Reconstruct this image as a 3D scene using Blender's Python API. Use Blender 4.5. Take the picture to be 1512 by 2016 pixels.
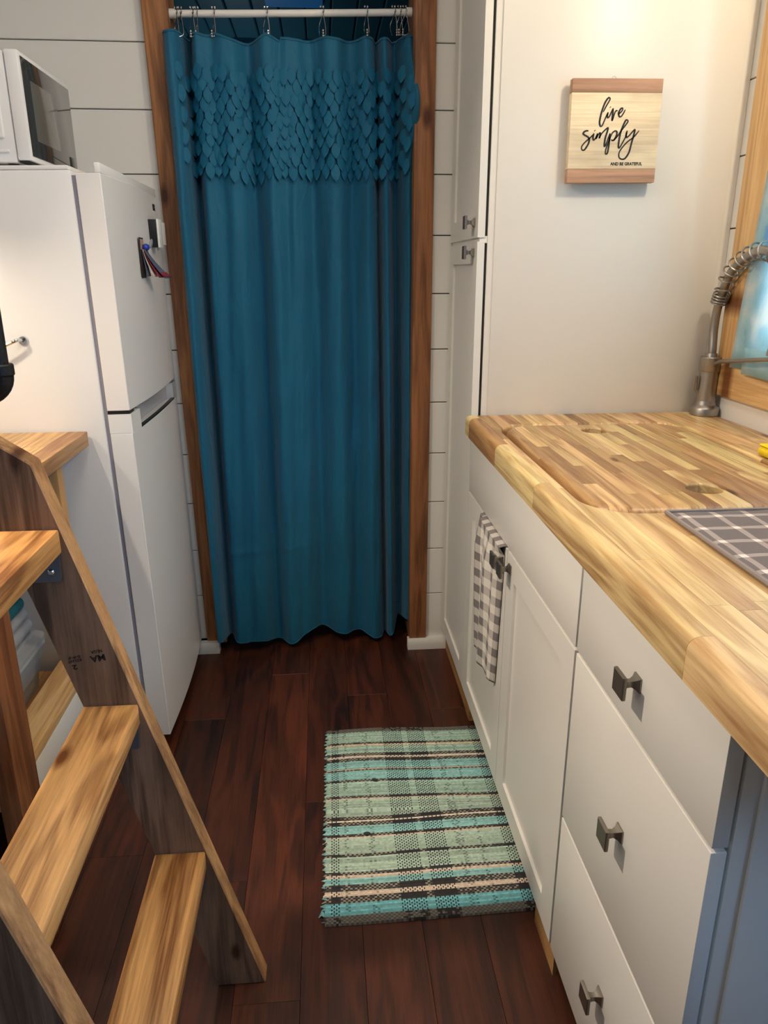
import bpy, bmesh, math, random
from mathutils import Vector, Matrix
random.seed(7)
for o in list(bpy.data.objects): bpy.data.objects.remove(o)
scene = bpy.context.scene
COL = scene.collection

# ------------------------------------------------------------------ camera
cam_d = bpy.data.cameras.new('camera'); cam = bpy.data.objects.new('camera', cam_d); COL.objects.link(cam)
cam_d.sensor_fit = 'HORIZONTAL'; cam_d.sensor_width = 36.0; cam_d.lens = 36.0 * 1449.8 / 1512.0
cam_d.clip_start = 0.02
R = Vector((0.99669163, -0.08125248, -0.00195721)); U = Vector((0.02720305, 0.31080319, 0.95008493)); F = Vector((0.07658845, 0.94699494, -0.31198525))
m = Matrix((R, U, -F)).transposed().to_4x4(); m.translation = (0, 0, 1.31841)
cam.matrix_world = m
scene.camera = cam

# ------------------------------------------------------------------ world, lights, exposure
def S(r, g, b, a=1.0):
    f = lambda c: (c / 12.92 if c <= .04045 else ((c + .055) / 1.055) ** 2.4)
    return (f(r / 255), f(g / 255), f(b / 255), a)
w = bpy.data.worlds.new('world'); scene.world = w; w.use_nodes = True
w.node_tree.nodes['Background'].inputs[0].default_value = (.45, .62, .85, 1)
w.node_tree.nodes['Background'].inputs[1].default_value = 0.6
scene.cycles.max_bounces = 8; scene.cycles.diffuse_bounces = 4; scene.cycles.glossy_bounces = 4; scene.cycles.caustics_reflective = False; scene.cycles.caustics_refractive = False
vs = scene.view_settings
vs.view_transform = 'Standard'; vs.look = 'None'; vs.gamma = 1.0; vs.use_curve_mapping = False
vs.exposure = 0.20
WARM = (1.0, .88, .72); COOL = (.20, .52, 1.0)
def area(name, loc, target, size, power, col, size_y=None, shape='DISK', spread=180):
    d = bpy.data.lights.new(name, 'AREA'); d.shape = shape; d.size = size
    if size_y: d.size_y = size_y
    d.energy = power; d.color = col; d.spread = math.radians(spread)
    o = bpy.data.objects.new(name, d); COL.objects.link(o); o.location = loc
    o.rotation_euler = (Vector(target) - Vector(loc)).to_track_quat('-Z', 'Y').to_euler()
    return o
def point(name, loc, rad, power, col):
    d = bpy.data.lights.new(name, 'POINT'); d.shadow_soft_size = rad; d.energy = power; d.color = col
    o = bpy.data.objects.new(name, d); COL.objects.link(o); o.location = loc; return o
L_SINK = (.97, 1.22, 2.20); L_LEFT = (-.90, 1.05, 2.15); L_FRIDGE = (-.90, 1.58, 1.40)
point('sink_lamp_light', L_SINK, .05, 18.5, (1.0, .82, .60))
area('loft_lamp_light', L_LEFT, (.40, 1.15, .55), .05, 6.3, (1.0, .84, .66), spread=94)
area('ceiling_fill_light', (-.05, .85, 2.465), (-.05, .85, 0), 0.50, 9.0, WARM, 1.7, 'RECTANGLE')  # added broad soft fill for the whole aisle, not an inferred lamp
area('shelf_lamp_light', L_FRIDGE, (-.88, 1.62, 0), .05, 1.5, (1.0, .84, .62))
area('side_window_daylight', (1.06, -.15, 1.45), (0, -.15, 1.2), .8, 18.0, COOL, 0.8, 'RECTANGLE')
area('sink_window_daylight', (1.40, 1.39, 1.55), (0, 1.39, 1.55), .7, 18.0, (.66, .87, 1), .9, 'RECTANGLE')
point('bathroom_light', (-.3, 3.3, 1.75), .1, 3.0, (.75, .9, 1.0))

# ------------------------------------------------------------------ helpers
ORG = {}
def tag(o, label=None, cat=None, group=None, kind=None):
    if label: o['label'] = label
    if cat: o['category'] = cat
    if group: o['group'] = group
    if kind: o['kind'] = kind
    return o
def thing(name, label, cat, loc, group=None):
    o = bpy.data.objects.new(name, None); COL.objects.link(o); o.location = loc; o.empty_display_size = .05
    ORG[o] = Vector(loc); tag(o, label, cat, group); return o
def mesh_of(bm, name, smooth=35):
    me = bpy.data.meshes.new(name); bm.to_mesh(me); bm.free()
    if smooth:
        for p in me.polygons: p.use_smooth = True
        me.set_sharp_from_angle(angle=math.radians(smooth))
    return me
def mk(name, bm, mat, parent=None, smooth=35, color=None, fix=True):
    """world-space bmesh -> object (child of parent, local to the parent's origin)."""
    if fix: bmesh.ops.recalc_face_normals(bm, faces=bm.faces)
    if parent is not None: org = ORG[parent]
    else:
        zs = [v.co for v in bm.verts]
        org = Vector(((min(v.x for v in zs) + max(v.x for v in zs)) / 2, (min(v.y for v in zs) + max(v.y for v in zs)) / 2, min(v.z for v in zs)))
    bmesh.ops.translate(bm, verts=bm.verts, vec=-org)
    o = bpy.data.objects.new(name, mesh_of(bm, name, smooth)); COL.objects.link(o)
    if mat: o.data.materials.append(mat)
    if parent is not None: o.parent = parent
    else: o.location = org
    ORG[o] = org
    if color: o.color = color
    return o
def box(bm, x0, x1, y0, y1, z0, z1, bev=0, seg=2):
    t = bmesh.new()
    vs_ = [t.verts.new((x, y, z)) for x in (x0, x1) for y in (y0, y1) for z in (z0, z1)]
    for f in ((0, 1, 3, 2), (4, 6, 7, 5), (0, 4, 5, 1), (2, 3, 7, 6), (0, 2, 6, 4), (1, 5, 7, 3)): t.faces.new([vs_[i] for i in f])
    if bev: bmesh.ops.bevel(t, geom=t.edges[:], offset=bev, segments=seg, affect='EDGES', profile=.5)
    join(bm, t); return bm
def join(bm, t):
    bmesh.ops.recalc_face_normals(t, faces=t.faces)
    mp = {v: bm.verts.new(v.co) for v in t.verts}
    for f in t.faces:
        try: bm.faces.new([mp[v] for v in f.verts])
        except ValueError: pass
    t.free()
def bx(*a, **k): return box(bmesh.new(), *a, **k)
def prism(bm, pts, axis, a, b, bev=0):
    """polygon pts (2D) extruded along axis from a to b. axis x:(y,z) y:(x,z) z:(x,y)"""
    t = bmesh.new()
    def P(p, h): return {'x': (h, p[0], p[1]), 'y': (p[0], h, p[1]), 'z': (p[0], p[1], h)}[axis]
    A = [t.verts.new(P(p, a)) for p in pts]; Bv = [t.verts.new(P(p, b)) for p in pts]
    t.faces.new(A); t.faces.new(Bv[::-1]); n = len(pts)
    for i in range(n): t.faces.new((A[i], A[(i + 1) % n], Bv[(i + 1) % n], Bv[i]))
    if bev:
        bmesh.ops.recalc_face_normals(t, faces=t.faces)
        bmesh.ops.bevel(t, geom=t.edges[:], offset=bev, segments=1, affect='EDGES')
    join(bm, t); return bm
def tube(bm, pts, rad, n=10, caps=True):
    pts = [Vector(p) for p in pts]; t = bmesh.new(); rings = []
    rad = rad if isinstance(rad, (list, tuple)) else [rad] * len(pts)
    d = (pts[1] - pts[0]).normalized(); up = Vector((0, 0, 1)) if abs(d.z) < .9 else Vector((1, 0, 0))
    nrm = (up - d * up.dot(d)).normalized()
    for i, p in enumerate(pts):
        a = pts[max(0, i - 1)]; b = pts[min(len(pts) - 1, i + 1)]; d = (b - a).normalized()
        nrm = (nrm - d * nrm.dot(d)).normalized(); bi = d.cross(nrm)
        rings.append([t.verts.new(p + (nrm * math.cos(k * math.tau / n) + bi * math.sin(k * math.tau / n)) * rad[i]) for k in range(n)])
    for i in range(len(rings) - 1):
        for k in range(n): t.faces.new((rings[i][k], rings[i][(k + 1) % n], rings[i + 1][(k + 1) % n], rings[i + 1][k]))
    if caps: t.faces.new(rings[0]); t.faces.new(rings[-1][::-1])
    join(bm, t); return bm
def lathe(bm, prof, c, n=24, axis='z'):
    t = bmesh.new(); rings = []
    for r, h in prof:
        ring = []
        for k in range(n):
            a = k * math.tau / n; u_, v_ = r * math.cos(a), r * math.sin(a)
            p = {'z': (u_, v_, h), 'x': (h, u_, v_), 'y': (u_, h, v_)}[axis]
            ring.append(t.verts.new(Vector(p) + Vector(c)))
        rings.append(ring)
    for i in range(len(rings) - 1):
        for k in range(n): t.faces.new((rings[i][k], rings[i][(k + 1) % n], rings[i + 1][(k + 1) % n], rings[i + 1][k]))
    t.faces.new(rings[0]); t.faces.new(rings[-1][::-1])
    join(bm, t); return bm
def ball(bm, c, r, seg=8):
    t = bmesh.new(); bmesh.ops.create_uvsphere(t, u_segments=seg, v_segments=max(5, seg // 2 + 1), radius=r)
    bmesh.ops.translate(t, verts=t.verts, vec=Vector(c)); join(bm, t); return bm
def smoothpath(pts, n=6):
    pts = [Vector(p) for p in pts]; out = []
    for i in range(len(pts) - 1):
        p0 = pts[max(0, i - 1)]; p1 = pts[i]; p2 = pts[i + 1]; p3 = pts[min(len(pts) - 1, i + 2)]
        for k in range(n):
            t = k / n
            out.append(.5 * ((2 * p1) + (p2 - p0) * t + (2 * p0 - 5 * p1 + 4 * p2 - p3) * t * t + (3 * p1 - p0 - 3 * p2 + p3) * t ** 3))
    out.append(pts[-1]); return out
def grid(bm, fn, nu, nv):
    t = bmesh.new(); V = [[t.verts.new(fn(i / nu, j / nv)) for j in range(nv + 1)] for i in range(nu + 1)]
    for i in range(nu):
        for j in range(nv): t.faces.new((V[i][j], V[i + 1][j], V[i + 1][j + 1], V[i][j + 1]))
    mp = {v: bm.verts.new(v.co) for v in t.verts}
    for f in t.faces: bm.faces.new([mp[v] for v in f.verts])
    t.free(); return bm

# ------------------------------------------------------------------ materials
def newmat(name):
    mt = bpy.data.materials.new(name); mt.use_nodes = True
    nt = mt.node_tree; return mt, nt, nt.nodes['Principled BSDF']
def N(nt, typ, **k):
    n = nt.nodes.new(typ)
    for a, b in k.items(): setattr(n, a, b)
    return n
def plain(name, col, rough=.5, metal=0, var=.04, vscale=6, bump=0, bscale=120, spec=.5, coat=0, tint=False):
    mt, nt, b = newmat(name)
    b.inputs['Roughness'].default_value = rough; b.inputs['Metallic'].default_value = metal
    b.inputs['Specular IOR Level'].default_value = spec; b.inputs['Coat Weight'].default_value = coat
    tc = N(nt, 'ShaderNodeTexCoord'); no = N(nt, 'ShaderNodeTexNoise'); no.inputs['Scale'].default_value = vscale; no.inputs['Detail'].default_value = 4
    nt.links.new(tc.outputs['Object'], no.inputs['Vector'])
    mx = N(nt, 'ShaderNodeMix', data_type='RGBA'); mx.inputs[6].default_value = tuple(c * (1 - var) for c in col[:3]) + (1,); mx.inputs[7].default_value = tuple(min(1, c * (1 + var)) for c in col[:3]) + (1,)
    nt.links.new(no.outputs['Fac'], mx.inputs[0])
    src = mx.outputs[2]
    if tint:
        oi = N(nt, 'ShaderNodeObjectInfo'); m2 = N(nt, 'ShaderNodeMix', data_type='RGBA', blend_type='MULTIPLY'); m2.inputs[0].default_value = 1
        nt.links.new(src, m2.inputs[6]); nt.links.new(oi.outputs['Color'], m2.inputs[7]); src = m2.outputs[2]
    nt.links.new(src, b.inputs['Base Color'])
    if bump:
        n2 = N(nt, 'ShaderNodeTexNoise'); n2.inputs['Scale'].default_value = bscale; n2.inputs['Detail'].default_value = 3
        nt.links.new(tc.outputs['Object'], n2.inputs['Vector'])
        bp = N(nt, 'ShaderNodeBump'); bp.inputs['Strength'].default_value = bump; bp.inputs['Distance'].default_value = .002
        nt.links.new(n2.outputs['Fac'], bp.inputs['Height']); nt.links.new(bp.outputs[0], b.inputs['Normal'])
    return mt
def wood(name, dark, light, axis='y', rough=.5, figure=1.0, fine=1.0, knots=0.0, bump=.15, tint=True, ring=18, stain=0.0, kgate=.5, lo=1.12, hi=1.88):
    """long-grain timber; dark/light linear colours, grain along axis of the object's own space."""
    mt, nt, b = newmat(name); L = nt.links.new
    b.inputs['Roughness'].default_value = rough
    tc = N(nt, 'ShaderNodeTexCoord'); oi = N(nt, 'ShaderNodeObjectInfo')
    ml = N(nt, 'ShaderNodeMath', operation='MULTIPLY'); ml.inputs[1].default_value = 37.0; L(oi.outputs['Random'], ml.inputs[0])
    ad = N(nt, 'ShaderNodeVectorMath', operation='ADD'); L(tc.outputs['Object'], ad.inputs[0]); L(ml.outputs[0], ad.inputs[1])
    def mapped(along, across):
        mp = N(nt, 'ShaderNodeMapping'); s = [across] * 3; s['xyz'.index(axis)] = along
        mp.inputs['Scale'].default_value = s; L(ad.outputs[0], mp.inputs['Vector']); return mp.outputs[0]
    n1 = N(nt, 'ShaderNodeTexNoise'); n1.inputs['Scale'].default_value = 1; n1.inputs['Detail'].default_value = 3; n1.inputs['Distortion'].default_value = .6; L(mapped(1.6, ring), n1.inputs['Vector'])
    wv = N(nt, 'ShaderNodeMath', operation='MULTIPLY'); wv.inputs[1].default_value = 26 * figure; L(n1.outputs['Fac'], wv.inputs[0])
    sn = N(nt, 'ShaderNodeMath', operation='SINE'); L(wv.outputs[0], sn.inputs[0])
    s2 = N(nt, 'ShaderNodeMath', operation='MULTIPLY_ADD'); s2.inputs[1].default_value = .22; s2.inputs[2].default_value = .5; L(sn.outputs[0], s2.inputs[0])
    n2 = N(nt, 'ShaderNodeTexNoise'); n2.inputs['Scale'].default_value = 1; n2.inputs['Detail'].default_value = 5; n2.inputs['Roughness'].default_value = .7; L(mapped(7, 240 * fine), n2.inputs['Vector'])
    n3 = N(nt, 'ShaderNodeTexNoise'); n3.inputs['Scale'].default_value = 1; n3.inputs['Detail'].default_value = 2; L(mapped(2, 9), n3.inputs['Vector'])
    a1 = N(nt, 'ShaderNodeMath', operation='ADD'); L(s2.outputs[0], a1.inputs[0]); L(n2.outputs['Fac'], a1.inputs[1])
    a2 = N(nt, 'ShaderNodeMath', operation='ADD'); L(a1.outputs[0], a2.inputs[0]); L(n3.outputs['Fac'], a2.inputs[1])
    rg = N(nt, 'ShaderNodeMapRange'); rg.inputs[1].default_value = lo; rg.inputs[2].default_value = hi; L(a2.outputs[0], rg.inputs[0])
    mx = N(nt, 'ShaderNodeMix', data_type='RGBA'); mx.inputs[6].default_value = dark; mx.inputs[7].default_value = light; L(rg.outputs[0], mx.inputs[0])
    src = mx.outputs[2]
    def mul(src, fac_out, col):
        q = N(nt, 'ShaderNodeMix', data_type='RGBA', blend_type='MULTIPLY'); q.inputs[7].default_value = col
        L(fac_out, q.inputs[0]); L(src, q.inputs[6]); return q.outputs[2]
    if knots:
        sx = N(nt, 'ShaderNodeSeparateXYZ'); L(mapped(knots * .45, knots), sx.inputs[0]); cx = N(nt, 'ShaderNodeCombineXYZ')
        pa_, pb_ = {'y': (0, 1), 'z': (0, 2), 'x': (0, 2)}[axis]
        L(sx.outputs[pa_], cx.inputs[0]); L(sx.outputs[pb_], cx.inputs[1])
        vo = N(nt, 'ShaderNodeTexVoronoi', voronoi_dimensions='2D'); vo.inputs['Scale'].default_value = 1; L(cx.outputs[0], vo.inputs['Vector'])
        kr = N(nt, 'ShaderNodeMapRange'); kr.inputs[1].default_value = .04; kr.inputs[2].default_value = .11; kr.inputs[3].default_value = 1; kr.inputs[4].default_value = 0; L(vo.outputs['Distance'], kr.inputs[0])
        gate = N(nt, 'ShaderNodeMath', operation='GREATER_THAN'); gate.inputs[1].default_value = kgate; L(vo.outputs['Color'], gate.inputs[0])
        kg = N(nt, 'ShaderNodeMath', operation='MULTIPLY'); L(kr.outputs[0], kg.inputs[0]); L(gate.outputs[0], kg.inputs[1])
        src = mul(src, kg.outputs[0], (.28, .17, .10, 1))
    if stain:
        ns = N(nt, 'ShaderNodeTexNoise'); ns.inputs['Scale'].default_value = 1; ns.inputs['Detail'].default_value = 4; L(mapped(5, 14), ns.inputs['Vector'])
        nr = N(nt, 'ShaderNodeMapRange'); nr.inputs[1].default_value = .48; nr.inputs[2].default_value = .72; nr.inputs[4].default_value = stain; L(ns.outputs['Fac'], nr.inputs[0])
        src = mul(src, nr.outputs[0], (.30, .26, .24, 1))
    if tint:
        m2 = N(nt, 'ShaderNodeMix', data_type='RGBA', blend_type='MULTIPLY'); m2.inputs[0].default_value = 1
        L(src, m2.inputs[6]); L(oi.outputs['Color'], m2.inputs[7]); src = m2.outputs[2]
    L(src, b.inputs['Base Color'])
    bp = N(nt, 'ShaderNodeBump'); bp.inputs['Strength'].default_value = bump; bp.inputs['Distance'].default_value = .0015
    L(a1.outputs[0], bp.inputs['Height']); L(bp.outputs[0], b.inputs['Normal'])
    return mt

M = {}
M['white_wall'] = plain('painted_shiplap', S(232, 230, 225), .55, var=.02, bump=.08, bscale=60)
M['front_wall'] = plain('taupe_paint', S(112, 110, 106), .7)
M['white_cab'] = plain('satin_white_lacquer', S(228, 225, 218), .38, var=.01)
M['white_trim'] = plain('white_trim', S(225, 224, 218), .45, var=.03)
M['gap'] = plain('dark_gap', S(40, 38, 36), .8)
M['fridge'] = plain('fridge_enamel', S(243, 242, 240), .32, var=.01, bump=.03, bscale=350)
M['fridge_grey'] = plain('gasket_grey', S(146, 146, 160), .5)
M['fridge_silver'] = plain('handle_silver', S(205, 206, 212), .25, metal=.2)
M['black'] = plain('black_plastic', S(24, 25, 28), .45)
M['iron'] = plain('black_iron', S(20, 20, 22), .5, metal=.3, bump=.4, bscale=200)
M['steel'] = plain('brushed_nickel', S(164, 159, 153), .38, metal=1.0, var=.06, vscale=40)
M['chrome'] = plain('chrome', S(205, 205, 205), .12, metal=1.0)
M['pewter'] = plain('satin_pewter', S(150, 143, 133), .42, metal=1.0, var=.06, vscale=60)
M['bracket'] = plain('grey_steel', S(112, 118, 126), .45, metal=.5, bump=.1)
M['post'] = wood('fir_post', S(110, 70, 42), S(176, 122, 78), 'z', .6, knots=6, bump=.12)
M['pine'] = wood('pine_board', S(196, 148, 92), S(232, 194, 138), 'y', .5, knots=7, bump=.08)
M['pine_z'] = wood('pine_upright', S(196, 148, 92), S(232, 194, 138), 'z', .5, knots=6, bump=.08)
M['tread'] = wood('stained_tread', S(136, 86, 42), S(240, 182, 112), 'y', .5, knots=7, ring=14, figure=1.2, bump=.15, stain=.25)
M['stile'] = wood('stained_stile_shaded', S(84, 64, 50), S(158, 128, 104), 'z', .6, knots=9, ring=14, bump=.2, stain=.6)  # wide stile faces: shade on the side away from the lamps darkens this colour
M['leg_brown'] = wood('brown_leg', S(104, 60, 32), S(160, 100, 58), 'z', .55, bump=.1)
M['stave'] = wood('acacia_stave', S(146, 102, 58), S(226, 194, 140), 'y', .38, fine=.8, knots=9, ring=22, bump=.04, kgate=.72, lo=1.0, hi=2.0)
M['floor'] = wood('walnut_plank', S(32, 14, 8), S(94, 46, 26), 'y', .45, knots=5, ring=16, bump=.1, stain=.35, kgate=.75, lo=1.0, hi=2.0)
M['subfloor'] = plain('dark_subfloor', S(20, 10, 7), .8)
M['toe'] = wood('toe_board', S(150, 108, 62), S(196, 150, 96), 'y', .6, bump=.05)
M['teal_paint'] = plain('teal_paint', S(40, 96, 112), .5, var=.05)
M['lamp'] = plain('lamp_white', S(240, 240, 236), .4)

# ------------------------------------------------------------------ setting
def struct(name, bm, mat, parent=None, **k):
    o = mk(name, bm, mat, parent, **k)
    if parent is None: o['kind'] = 'structure'
    return o
XL, XR = -1.22, 1.076
fl = struct('floor', bx(XL - .1, XR + .1, -2.1, 3.9, -.08, -.012), M['subfloor'])
pw = .127; i = 0; x = XL
while x < XR:
    y = -1.6 + [0, .55, .25, .8, .1, .65][i % 6] - 1.2
    while y < 3.4:
        y0, y1 = max(y, -2.0), min(y + 1.2, 3.4)
        if y1 > y0 + .05:
            g = random.uniform(.72, 1.2); wr = random.uniform(.92, 1.04)
            mk('floor_plank', bx(x + .0003, min(x + pw, XR) - .0003, y0 + .0002, y1 - .0002, -.012, 0, bev=.0005, seg=1), M['floor'], fl, smooth=0, color=(g, g * wr, g * wr * .97, 1))
        y += 1.2
    x += pw; i += 1
JZ = [.21 + .1729 * k for k in range(-1, 14)]
def laps(parent, ax, a0, a1, face, thick, zmin, zmax, step=1):
    """horizontal boards; ax 'y' = wall facing -y at y=face (boards run in x), ax 'x' = wall facing along x."""
    for k in range(len(JZ) - 1):
        z0, z1 = max(JZ[k] + .0015, zmin), min(JZ[k + 1] - .0015, zmax)
        if z1 - z0 < .02: continue
        if ax == 'y': b_ = bx(a0, a1, face, face + thick, z0, z1, bev=.0015, seg=1)
        else: b_ = bx(min(face, face + thick), max(face, face + thick), a0, a1, z0, z1, bev=.0015, seg=1)
        mk('shiplap_board', b_, M['white_wall'], parent, smooth=0)
YL, YR_ = 2.462, 2.412           # board faces left and right of the doorway
wb = struct('wall_back_left', bx(XL, -.42, YL + .012, YL + .12, 0, 2.5), M['gap']); laps(wb, 'y', XL, -.446, YL, .012, 0, 2.45)
wb2 = struct('wall_back_right', bx(.30, XR, YR_ + .012, YL + .12, 0, 2.5), M['gap']); laps(wb2, 'y', .335, XR, YR_, .012, 0, 2.45)
wl = struct('wall_left', bx(XL - .1, XL, -2.0, 2.6, 0, 2.5), M['white_wall'])
wf = struct('wall_front', bx(XL - .1, XR + .1, -2.1, -2.0, 0, 2.5), M['front_wall'])
ce = struct('ceiling', bx(XL - .1, XR + .1, -2.1, 2.58, 2.5, 2.6), M['white_wall'])
# right wall with the sink window opening (y .98..1.80, z 1.12..2.0)
WY0, WY1, WZ0, WZ1 = 1.06, 1.74, 1.13, 1.98
b_ = bmesh.new(); box(b_, XR + .012, XR + .12, -2.0, WY0, 0, 2.5); box(b_, XR + .012, XR + .12, WY1, 2.6, 0, 2.5)
box(b_, XR + .012, XR + .12, WY0, WY1, 0, WZ0); box(b_, XR + .012, XR + .12, WY0, WY1, WZ1, 2.5)
wr_ = struct('wall_right', b_, M['gap'])
laps(wr_, 'x', 1.85, 2.41, XR, .012, .9, 2.45); laps(wr_, 'x', -2.0, 1.0, XR, .012, .3, 2.45)
mk('splash_board', bx(XR - .004, XR + .012, .40, 1.99, .90, 1.06), M['white_wall'], wr_)
# doorway posts
pl = struct('trim_1', prism(bmesh.new(), [(-.447, .03), (-.377, .03), (-.419, 2.5), (-.489, 2.5)], 'y', 2.440, YL + .12, bev=.003), M['post'], color=(1, .97, .93, 1))
pr = struct('trim_2', bx(.286, .347, 2.398, YL + .12, .03, 2.5, bev=.003), M['post'], color=(.92, .84, .82, 1))
struct('trim_3', bx(-.49, .35, 2.42, YL + .12, 2.36, 2.5, bev=.003), M['post'])
def baseboard(name, x0, x1, y, ret=None):
    b_ = prism(bmesh.new(), [(y, 0), (y, .022), (y + .004, .034), (y + .008, .04), (y + .03, .04), (y + .03, 0)], 'x', x0, x1)
    return struct(name, b_, M['white_trim'])
baseboard('baseboard_left', -.62, -.402, 2.415); baseboard('baseboard_right', .279, .44, 2.384)
# bathroom behind the curtain
bw = struct('wall_bathroom', bx(-.62, .72, 3.30, 3.36, 0, 2.3), M['teal_paint'])
struct('wall_bathroom_left', bx(-.68, -.62, 2.58, 3.36, 0, 2.3), M['teal_paint']); struct('wall_bathroom_right', bx(.72, .78, 2.58, 3.36, 0, 2.3), M['teal_paint'])
bc = struct('ceiling_bathroom', bx(-.68, .78, 2.58, 3.36, 2.19, 2.24), M['teal_paint'])
x = -.66
while x < .76:
    mk('ceiling_board', bx(x + .002, x + .088, 2.58, 3.30, 2.17, 2.19, bev=.004, seg=1), M['teal_paint'], bc, smooth=0); x += .09
mt, nt, b = newmat('skylight_glow'); b.inputs['Base Color'].default_value = S(20, 60, 100); b.inputs['Emission Color'].default_value = S(40, 110, 170); b.inputs['Emission Strength'].default_value = .18; M['skylight'] = mt
mk('skylight_pane', bx(-.16, .03, 2.60, 2.90, 2.158, 2.168, bev=.003), M['skylight'], bc)

# ------------------------------------------------------------------ sink window, trim and its curtain
wd = struct('window_1', bx(XR + .05, XR + .056, WY0, WY1, WZ0, WZ1), None)
mt, nt, b = newmat('window_glass'); nt.nodes.remove(b)
tr = N(nt, 'ShaderNodeBsdfTransparent'); gl = N(nt, 'ShaderNodeBsdfGlossy'); gl.inputs['Roughness'].default_value = .03; mxs = N(nt, 'ShaderNodeMixShader'); mxs.inputs[0].default_value = .06
nt.links.new(tr.outputs[0], mxs.inputs[1]); nt.links.new(gl.outputs[0], mxs.inputs[2]); nt.links.new(mxs.outputs[0], nt.nodes['Material Output'].inputs[0])
wd.data.materials.append(mt)
for a in ((WY0, WY1, WZ0, WZ0 + .03), (WY0, WY1, WZ1 - .03, WZ1), (WY0, WY0 + .03, WZ0, WZ1), (WY1 - .03, WY1, WZ0, WZ1)):
    mk('window_frame', bx(XR + .03, XR + .07, a[0], a[1], a[2], a[3], bev=.003), M['white_trim'], wd)
wt = struct('trim_4', bx(XR - .022, XR + .0119, 1.815, 1.926, 1.086, 2.2, bev=.002), M['pine_z'])
mk('window_sill_board', bx(XR - .022, XR + .0119, .93, 1.926, .998, 1.0855, bev=.002), M['pine'], wt)
mk('window_side_board', bx(XR - .022, XR + .0119, .93, 1.02, 1.086, 2.2, bev=.002), M['pine_z'], wt)
mk('window_head_board', bx(XR - .022, XR + .0119, .93, 1.926, 2.2005, 2.29, bev=.002), M['pine'], wt)
mt, nt, b = newmat('sky_print_cloth'); L = nt.links.new
tc = N(nt, 'ShaderNodeTexCoord'); n1 = N(nt, 'ShaderNodeTexNoise'); n1.inputs['Scale'].default_value = 11; n1.inputs['Detail'].default_value = 5; L(tc.outputs['Object'], n1.inputs['Vector'])
cr = N(nt, 'ShaderNodeValToRGB'); e = cr.color_ramp.elements; e[0].position = .32; e[0].color = S(150, 200, 236); e[1].position = .68; e[1].color = S(236, 244, 244)
q = cr.color_ramp.elements.new(.5); q.color = S(196, 230, 242); q = cr.color_ramp.elements.new(.42); q.color = S(186, 226, 234)
L(n1.outputs['Fac'], cr.inputs[0]); L(cr.outputs[0], b.inputs['Base Color']); b.inputs['Roughness'].default_value = .8
tl = N(nt, 'ShaderNodeBsdfTranslucent'); L(cr.outputs[0], tl.inputs[0]); mxs = N(nt, 'ShaderNodeMixShader'); mxs.inputs[0].default_value = .5
L(b.outputs[0], mxs.inputs[1]); L(tl.outputs[0], mxs.inputs[2]); L(mxs.outputs[0], nt.nodes['Material Output'].inputs[0]); M['sky_cloth'] = mt
wc = thing('window_curtain', 'pale blue cloud-print curtain hanging over the window behind the faucet', 'curtain', (XR - .03, 1.42, 1.08))
def wcf(u, v):
    z = 1.078 + .95 * (1 - v); y = 1.848 - .80 * u - .10 * (z - 1.08) * (1 - u)
    return (XR - .029 + .005 * math.sin(u * 34) * (.5 + .5 * v) , y, z)
c1 = mk('curtain_panel', grid(bmesh.new(), wcf, 60, 20), M['sky_cloth'], wc, fix=False)
c1.modifiers.new('s', 'SOLIDIFY').thickness = .0012
def wcf2(u, v):
    return (XR - .0365 + .0025 * math.sin(u * 25), 1.778 - .70 * u, 1.070 + .065 * (1 - v))
c2 = mk('curtain_hem', grid(bmesh.new(), wcf2, 40, 3), M['sky_cloth'], wc, fix=False); c2.modifiers.new('s', 'SOLIDIFY').thickness = .0012
tube(bm := bmesh.new(), [(XR - .036, .98, 2.035), (XR - .036, 1.85, 2.035)], .008); mk('curtain_rail', bm, M['white_trim'], wc)

# ------------------------------------------------------------------ pantry, sink cabinet, drawer cabinet
XF = .4034; YT = 1.988; YS = 1.0594; YD = .6112; ZB = .082; ZG = .7207
def knob_bm(x, y, z):
    """square pewter knob pointing -x from the front at x."""
    t = bmesh.new(); rings = []
    for dx, h in ((0, .0105), (-.002, .0105), (-.006, .0066), (-.011, .0042), (-.017, .0046), (-.0215, .0075), (-.0225, .0155), (-.0235, .0165), (-.0275, .0165), (-.0285, .0158)):
        rings.append([t.verts.new((x + dx, y + a * h, z + c * h)) for a, c in ((-1, -1), (1, -1), (1, 1), (-1, 1))])
    for i in range(len(rings) - 1):
        for k in range(4): t.faces.new((rings[i][k], rings[i][(k + 1) % 4], rings[i + 1][(k + 1) % 4], rings[i + 1][k]))
    t.faces.new(rings[0]); t.faces.new(rings[-1])
    return t
def shaker(name, parent, y0, y1, z0, z1, fr=.064, rail=.054):
    b_ = bmesh.new(); th = .019
    box(b_, XF, XF + th, y0, y0 + fr, z0, z1); box(b_, XF, XF + th, y1 - fr, y1, z0, z1)
    box(b_, XF, XF + th, y0 + fr, y1 - fr, z0, z0 + rail); box(b_, XF, XF + th, y0 + fr, y1 - fr, z1 - rail, z1)
    bmesh.ops.remove_doubles(b_, verts=b_.verts, dist=1e-5)
    d = mk(name, b_, M['white_cab'], parent, smooth=0)
    p = bmesh.new(); box(p, XF + .0065, XF + .016, y0 + fr - .004, y1 - fr + .004, z0 + rail - .004, z1 - rail + .004)
    mk('door_panel', p, M['white_cab'], d, smooth=0); return d
pa = thing('pantry_cabinet', 'tall white pantry cabinet with two shaker doors beside the doorway', 'cabinet', (.74, 2.19, 0))
b_ = bmesh.new(); box(b_, XF + .0265, 1.0755, 1.990, 2.41, ZB, 2.46, bev=.0015)
mk('body', b_, M['white_cab'], pa)
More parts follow.
